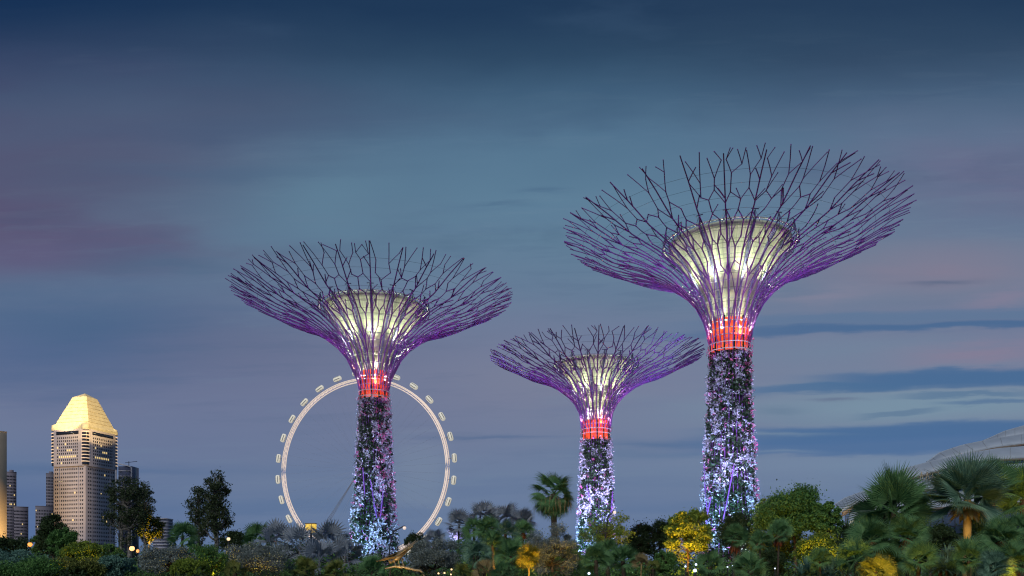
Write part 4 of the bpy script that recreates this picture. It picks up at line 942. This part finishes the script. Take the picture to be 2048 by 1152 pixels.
for k, (px, yc, d, r, sk, mt, lb) in enumerate((
        (1742, 1080, 28, 58, .45, 'palm', 'mid-height fan palm under the left side of the big round palm'), (1815, 1075, 27.5, 56, .45, 'palm', 'mid-height fan palm under the right side of the big round palm'),
        (1712, 1118, 26, 52, 0, 'palm', 'lower fan palm left of the yellow glow'), (1838, 1122, 26, 50, 0, 'palm', 'lower fan palm right of the yellow glow'),
        (1780, 1130, 29.5, 50, 0, 'lime', 'fan palm glowing yellow at its base in the lower right'), (1752, 1142, 25, 44, 0, 'olive', 'olive fan palm at the very bottom in front of the yellow glow'),
        (2002, 1080, 26, 56, .5, 'palm', 'mid-height fan palm with orange dead leaves near the right edge'), (2044, 1066, 27, 50, 0, 'palm', 'mid-height fan palm cut by the right edge'),
        (2024, 1126, 24, 54, .4, 'palm', 'low fan palm in the lower right corner'), (1958, 1072, 30, 50, 0, 'palm', 'fan palm under the largest blue-green palm'),
        (1938, 1118, 25.5, 50, 0, 'palm', 'feathery fan palm covering the foot of the yellow-lit stem'),
        (1990, 1138, 23, 46, 0, 'palm_blue', 'bluish fan palm at the bottom beside the small spiky shrub'), (1640, 1122, 40, 34, 0, 'palm', 'small fan palm between the pair of spiky shrubs'))):
    palm(px, yc, d, r, lb, L[mt], 130+k, 26, skirt=sk, trunk_r=.06, nb=26, group=UP, droop=.22, lpf=.4)

uplight(1700, 1146, 34, 300, (1700, 1110, 38), ang=120)
uplight(1860, 1146, 30, 230, (1860, 1100, 34), ang=120)
uplight(1000, 1146, 60, 420, (985, 1085, 72), ang=120)
uplight(420, 1148, 52, 160, (420, 1110, 60), ang=130)
# low undergrowth closing the bottom of the view
rng = np.random.default_rng(77)
def undergrowth(d0, d1, n, size, hmax, mat, seed, name, label):
    rng = np.random.default_rng(seed); y = rng.uniform(d0, d1, n); x = rng.uniform(-.68, .68, n)*y
    hh = hmax*(.72+.28*np.sin(x*.9+seed)*np.sin(y*.7+x*.37)+.12*np.sin(x*2.7+seed)); z = hh*rng.uniform(0, 1, n)**.6
    mb = MB(); mb.quads(leaf_quads(rng, np.stack([x, y, z], 1), size, .1)); tag(mb.build(name, mat), label, 'undergrowth', kind='stuff')
undergrowth(62, 96, 60000, .34, 3.0, L['green'], 1, 'undergrowth', 'mixed green undergrowth between the garden trees')
undergrowth(36, 56, 45000, .22, 1.85, L['dark'], 2, 'low_shrubs', 'dark low shrubs along the bottom of the view')
undergrowth(170, 230, 26000, .9, 7.5, L['dark'], 3, 'distant_trees', 'dark far tree line behind the garden')
undergrowth(620, 680, 16000, 2.2, 9., L['dark'], 4, 'far_wood', 'far tree line at the foot of the city towers')

# ---------------------------------------------------------------- garden uplights (yellow) seen glowing in the photograph
uplight(1376, 1140, 62, 2000, (1376, 1070, 66), col=(1.0, .44, .03), ang=110)
uplight(1340, 1130, 63.5, 400, (1360, 1060, 66), col=(1.0, .44, .03), ang=110)
uplight(1064, 1147, 42.2, 260, (1058, 1112, 44), ang=120)
uplight(1640, 1135, 56, 420, (1640, 1085, 60), ang=120)
uplight(1600, 1110, 64, 260, (1590, 1040, 70), ang=120)
uplight(1770, 1146, 23.5, 170, (1785, 1100, 29), ang=120)
uplight(2030, 1146, 22.5, 30, (2030, 1100, 26), ang=130)
uplight(1938, 1078, 28.2, 22, (1936, 1020, 29), ang=150)
uplight(1970, 1050, 30.2, 240, (2000, 980, 31), ang=130)
uplight(2015, 1075, 30, 200, (2040, 990, 33), ang=130)
uplight(293, 1110, 89, 800, (298, 1050, 90), ang=70)
uplight(1100, 1135, 57, 90, (1100, 1110, 59), ang=130)
uplight(1150, 1140, 58, 90, (1130, 1100, 60), ang=130)
uplight(100, 1140, 46, 45, (120, 1120, 47), ang=130)
uplight(170, 1130, 60, 50, (170, 1100, 62), ang=130)
uplight(410, 1145, 62, 60, (410, 1110, 64), ang=130)
uplight(1528, 1060, 88, 300, (1528, 1010, 90), ang=90)
uplight(520, 1146, 53, 60, (545, 1125, 56), ang=130)
uplight(1235, 1110, 82, 250, (1240, 1075, 84), ang=110)

# ---------------------------------------------------------------- street lamps and garden lights
POLE = principled('lamp_pole', (.05,.05,.06), .5)
def street_lamp(px, py, d, r, col, s_, label, arm=0.):
    x, y, z = px2w(px, py, d); T = empty('street_lamp', (x, y, 0), label, 'street lamp', 'lamps among the trees')
    mb = MB(); mb.tube([(arm, 0, 0), (arm, 0, z*.7), (arm*.7, 0, z*.95), (0, 0, z+r*1.2)] if arm else [(0, 0, 0), (0, 0, z-r)], .07, 6); mb.build('pole', POLE, T, True)
    mb = MB(); mb.ball((0, 0, z), (r, r, r), 14); mb.build('globe', emitmat('globe_%d' % int(px), col, s_), T, True)
    mb = MB(); mb.lathe([(r*.1, z+r*1.35), (r*.7, z+r*1.0), (r*.75, z+r*.85)], 12); mb.build('cap', POLE, T, True)
street_lamp(60, 1089, 84, .22, (1.0,.36,.08), 1.5, 'orange street lamp by the light green tree at far left')
street_lamp(264, 1097, 80, .24, (1.0,.55,.22), 1.8, 'bright orange street lamp beside the tall gum trunk')
street_lamp(276, 1102, 88, .19, (1.0,.42,.12), 1.5, 'dimmer orange street lamp just right of the bright one')
street_lamp(457, 1078, 76, .16, (1.0,.75,.45), 1.1, 'white street lamp right of the mottled white trunk')
street_lamp(809, 1056, 90, .19, (.9,.72,.62), .9, 'pale globe lamp on a curved arm right of the left trunk', arm=-1.6)
street_lamp(1229, 1025, 82, .16, (.95,.78,.6), .9, 'pale globe lamp on a curved arm in front of the smallest tower', arm=-.9)
def garden_light(px, py, d, r, col, s_, label, grp):
    x, y, z = px2w(px, py, d); T = empty('garden_light', (x, y, 0), label, 'garden light', grp)
    mb = MB(); mb.tube([(0, 0, 0), (0, 0, z)], .03, 5); mb.build('post', POLE, T)
    mb = MB(); mb.ball((0, 0, z), r, 10); mb.build('bulb', emitmat('bulb_%s' % grp[:4], col, s_), T, True)
for px, py, lb in ((877, 1147, 'leftmost warm bulb at the bottom below the grey-green shrub'), (889, 1146, 'second warm bulb from the left below the grey-green shrub'), (902, 1149, 'lowest warm bulb right of the pair below the shrub'), (903, 1139, 'highest warm bulb of the four below the shrub')):
    garden_light(px, py, 40, .045, (1,.66,.32), 1.6, lb, 'warm garden bulbs')
for px, py, r, lb in ((1390, 1141, .09, 'largest white floodlight at the foot of the tallest tower'), (1392, 1129, .06, 'upper white floodlight above the largest one'), (1371, 1133, .05, 'left white floodlight beside the glowing yellow trunk'),
        (1178, 1147, .07, 'blue-white floodlight under the three dark fan palms'), (1550, 1137, .04, 'small white light under the palms with orange skirts'), (1455, 1134, .04, 'small white light right of the low green palm'), (1465, 1132, .035, 'tiny white light next to the trunk of the orange-skirted palm')):
    garden_light(px, py, 42, r, (.62,.75,1), 1.8, lb, 'cool floodlights near the ground')

# ---------------------------------------------------------------- dragonfly sculpture
def dragonfly():
    d = 44; s = d/F; x0, _, z0 = px2w(800, 1120, d)
    T = empty('dragonfly_sculpture', (x0, d, 0), 'gold-lit dragonfly sculpture perched on a bent reed by the left trunk', 'sculpture')
    br = principled('bronze', (.55,.42,.22), .4, metal=.5, nscale=8, noise_amt=.3)
    Pp = lambda px, py, dd=0.: np.array([(px-800)*s, dd, CAMZ+(1150-py)*s])
    mb = MB(); mb.tube([Pp(784, 1124), Pp(790, 1119), Pp(797, 1115), Pp(806, 1108), Pp(815, 1100), Pp(826, 1092)], [.05, .13, .15, .09, .07, .03], 8, cap=True); mb.build('body', br, T, True)
    mb = MB(); mb.ball(Pp(781, 1124), .11, 10); mb.ball(Pp(779, 1122, -.07), .06, 8); mb.ball(Pp(779, 1122, .07), .06, 8); mb.build('head', br, T, True)
    for k, (a, b, wd, yy) in enumerate((((786, 1117), (834, 1082), 3.2, -.25), ((792, 1112), (832, 1081), 3.2, .35), ((800, 1112), (757, 1123), 2.4, -.3), ((802, 1104), (764, 1117), 2.4, .3))):
        A = Pp(*a); B = Pp(*b, yy*2.2); n = 9; t = np.linspace(0, 1, n); ax = A+(B-A)*t[:, None]; u_ = (B-A)/np.linalg.norm(B-A); sd = np.array([-u_[2], 0, u_[0]])*s; 
        wd_ = wd*(.35+np.sin(np.minimum(t*1.15, 1)*PI)**.6*.9); up_ = ax+sd*wd_[:, None]*.6+np.array([0, .1, 0]); dn = ax-sd*wd_[:, None]*.6-np.array([0, .1, 0])
        mb = MB(); V = np.concatenate([up_, dn]); f = [[i, i+1, n+i+1, n+i] for i in range(n-1)]; mb.add(V, f); mb.add(V+np.array([0, .02, .02]), f)
        mb.tube(up_, .018, 4); mb.tube(dn, .014, 4)
        for i in range(1, n-1): mb.tube([up_[i], dn[i]], .008, 3)
        mb.build('wing', br, T)
    for k in range(6):
        mb = MB(); x = 788+k*4; mb.tube([Pp(x, 1117, (-1)**k*.06), Pp(x-2, 1123, (-1)**k*.22), Pp(x+1, 1133, (-1)**k*.15)], .02, 5); mb.build('leg', br, T, True)
    mb = MB(); mb.tube([Pp(770, 1137), Pp(790, 1133), Pp(810, 1135), Pp(828, 1140), Pp(840, 1141), Pp(846, 1146), Pp(850, 1156), Pp(852, 1150+CAMZ/s)], [.03, .07, .09, .08, .07, .06, .06, .07], 7); mb.build('reed', br, T, True)
    mb = MB(); mb.tube([Pp(780, 1136), Pp(780, 1150+CAMZ/s)], .035, 6); mb.build('post', POLE, T)
    lamp('SPOT', (x0-.3, d-1.6, 1.3), 60, (1, .62, .22), (x0+.1, d, 2.6), .1, 110, .8, 'sculpture_spot')
dragonfly()
# yellow lit box on a mast near the wheel base
def lit_box():
    d = 300; s = d/F; x, y, z = px2w(622, 1054, d); T = empty('lit_cabin', (x, y, 0), 'small box cabin lit bright yellow on a mast near the wheel base', 'cabin')
    mb = MB(); mb.box((0, 0, z), (1.7, 1.3, 1.1)); mb.build('cabin', emitmat('cabin_yellow', (.95,.62,.10), .75), T)
    mb = MB(); mb.box((0, 0, z+1.2), (1.9, 1.5, .12)); mb.build('roof', POLE, T)
    mb = MB(); mb.box((.5, -1.33, z), (.08, .05, 1.0)); mb.build('mullion', POLE, T)
    mb = MB(); mb.tube([(0, 0, 0), (0, 0, z-1.1)], .4, 6); mb.build('mast', POLE, T)
    mb = MB(); mb.box((1.2, -.3, z-1.7), (.8, .6, .28)); mb.build('lamp_tray', emitmat('cabin_yellow', (.95,.62,.10), .75), T)
lit_box()

# ---------------------------------------------------------------- two visitors, heads just inside the frame
def person(px, d, h, shirt, label, seed, turn):
    x = (px-1024)/F*d
    J = {'pelvis': (0, 0, .53), 'waist': (0, 0, .62), 'chest': (0, 0, .74), 'neck': (0, 0, .845), 'neck2': (0, .005, .87), 'head': (0, .0, .925), 'crown': (0, .0, .985)}
    R_ = {'pelvis': .075, 'waist': .068, 'chest': .085, 'neck': .035, 'neck2': .032, 'head': .05, 'crown': .035}
    E_ = [('pelvis', 'waist'), ('waist', 'chest'), ('chest', 'neck'), ('neck', 'neck2'), ('neck2', 'head'), ('head', 'crown')]
    for sd, q in ((-1, 'l'), (1, 'r')):
        J.update({q+'hip': (sd*.052, 0, .5), q+'knee': (sd*.055, sd*.02, .28), q+'ankle': (sd*.055, sd*.03, .045), q+'toe': (sd*.06, -.07+sd*.03, .02),
                  q+'sh': (sd*.105, 0, .80), q+'el': (sd*.135, .01, .63), q+'wr': (sd*.13, -.04, .49), q+'hand': (sd*.128, -.05, .44)})
        R_.update({q+'hip': .052, q+'knee': .032, q+'ankle': .022, q+'toe': .018, q+'sh': .034, q+'el': .024, q+'wr': .016, q+'hand': .018})
        E_ += [('pelvis', q+'hip'), (q+'hip', q+'knee'), (q+'knee', q+'ankle'), (q+'ankle', q+'toe'), ('chest', q+'sh'), (q+'sh', q+'el'), (q+'el', q+'wr'), (q+'wr', q+'hand')]
        for f in range(5):
            fn = q+'f%d' % f; off = (f-2)*.009
            J[fn] = (sd*(.128 if f else .112), -.05+off, .395 if f else .42); R_[fn] = .0052; E_.append((q+'hand', fn))
    ks = list(J); me = bpy.data.meshes.new('person'); me.from_pydata([tuple(c*h for c in J[k]) for k in ks], [(ks.index(a), ks.index(b)) for a, b in E_], [])
    me.materials.append(principled(shirt[0], shirt[1], .8)); o = bpy.data.objects.new('person', me); C.objects.link(o); o.location = (x, d, 0); o.rotation_euler = (0, 0, turn)
    m = o.modifiers.new('Skin', 'SKIN'); 
    if not me.skin_vertices: bpy.context.view_layer.objects.active = o
    lay = me.skin_vertices[0].data if len(me.skin_vertices) else None
    if lay is None: me.attributes.new  # pragma: no cover
    for k, v in zip(ks, lay): v.radius = (R_[k]*h,)*2; v.use_root = (k == 'pelvis')
    o.modifiers.new('Subdivision', 'SUBSURF').levels = 1; o.modifiers['Subdivision'].render_levels = 2
    tag(o, label, 'person', 'visitors at the bottom edge')
    hz = h*.93; skin = principled('skin', (.45,.28,.2), .6)
    mb = MB(); mb.ball((0, -.004*h, hz), (.048*h, .056*h, .068*h), 16); mb.ball((0, -.062*h, hz-.008*h), (.008*h, .012*h, .012*h), 8); mb.ball((-.05*h, 0, hz), (.007*h, .012*h, .018*h), 8); mb.ball((.05*h, 0, hz), (.007*h, .012*h, .018*h), 8)
    mb.build('face', skin, o, True)
    mb = MB(); mb.ball((0, .012*h, hz+.016*h), (.054*h, .058*h, .064*h), 16); mb.build('hair', principled('hair', (.02,.015,.012), .7), o, True)
try:
    person(1300, 60, 1.72, ('pink_shirt', (.5,.05,.18)), 'person in a dark pink top at the bottom edge by the green bush', 1, .3)
    person(1307, 60, 1.76, ('blue_shirt', (.05,.3,.45)), 'person in a light blue top at the bottom edge by the green bush', 2, -.2)
except Exception as ex:
    print('person skipped', ex)
    for o in [o for o in bpy.data.objects if o.name.startswith('person')]: bpy.data.objects.remove(o)
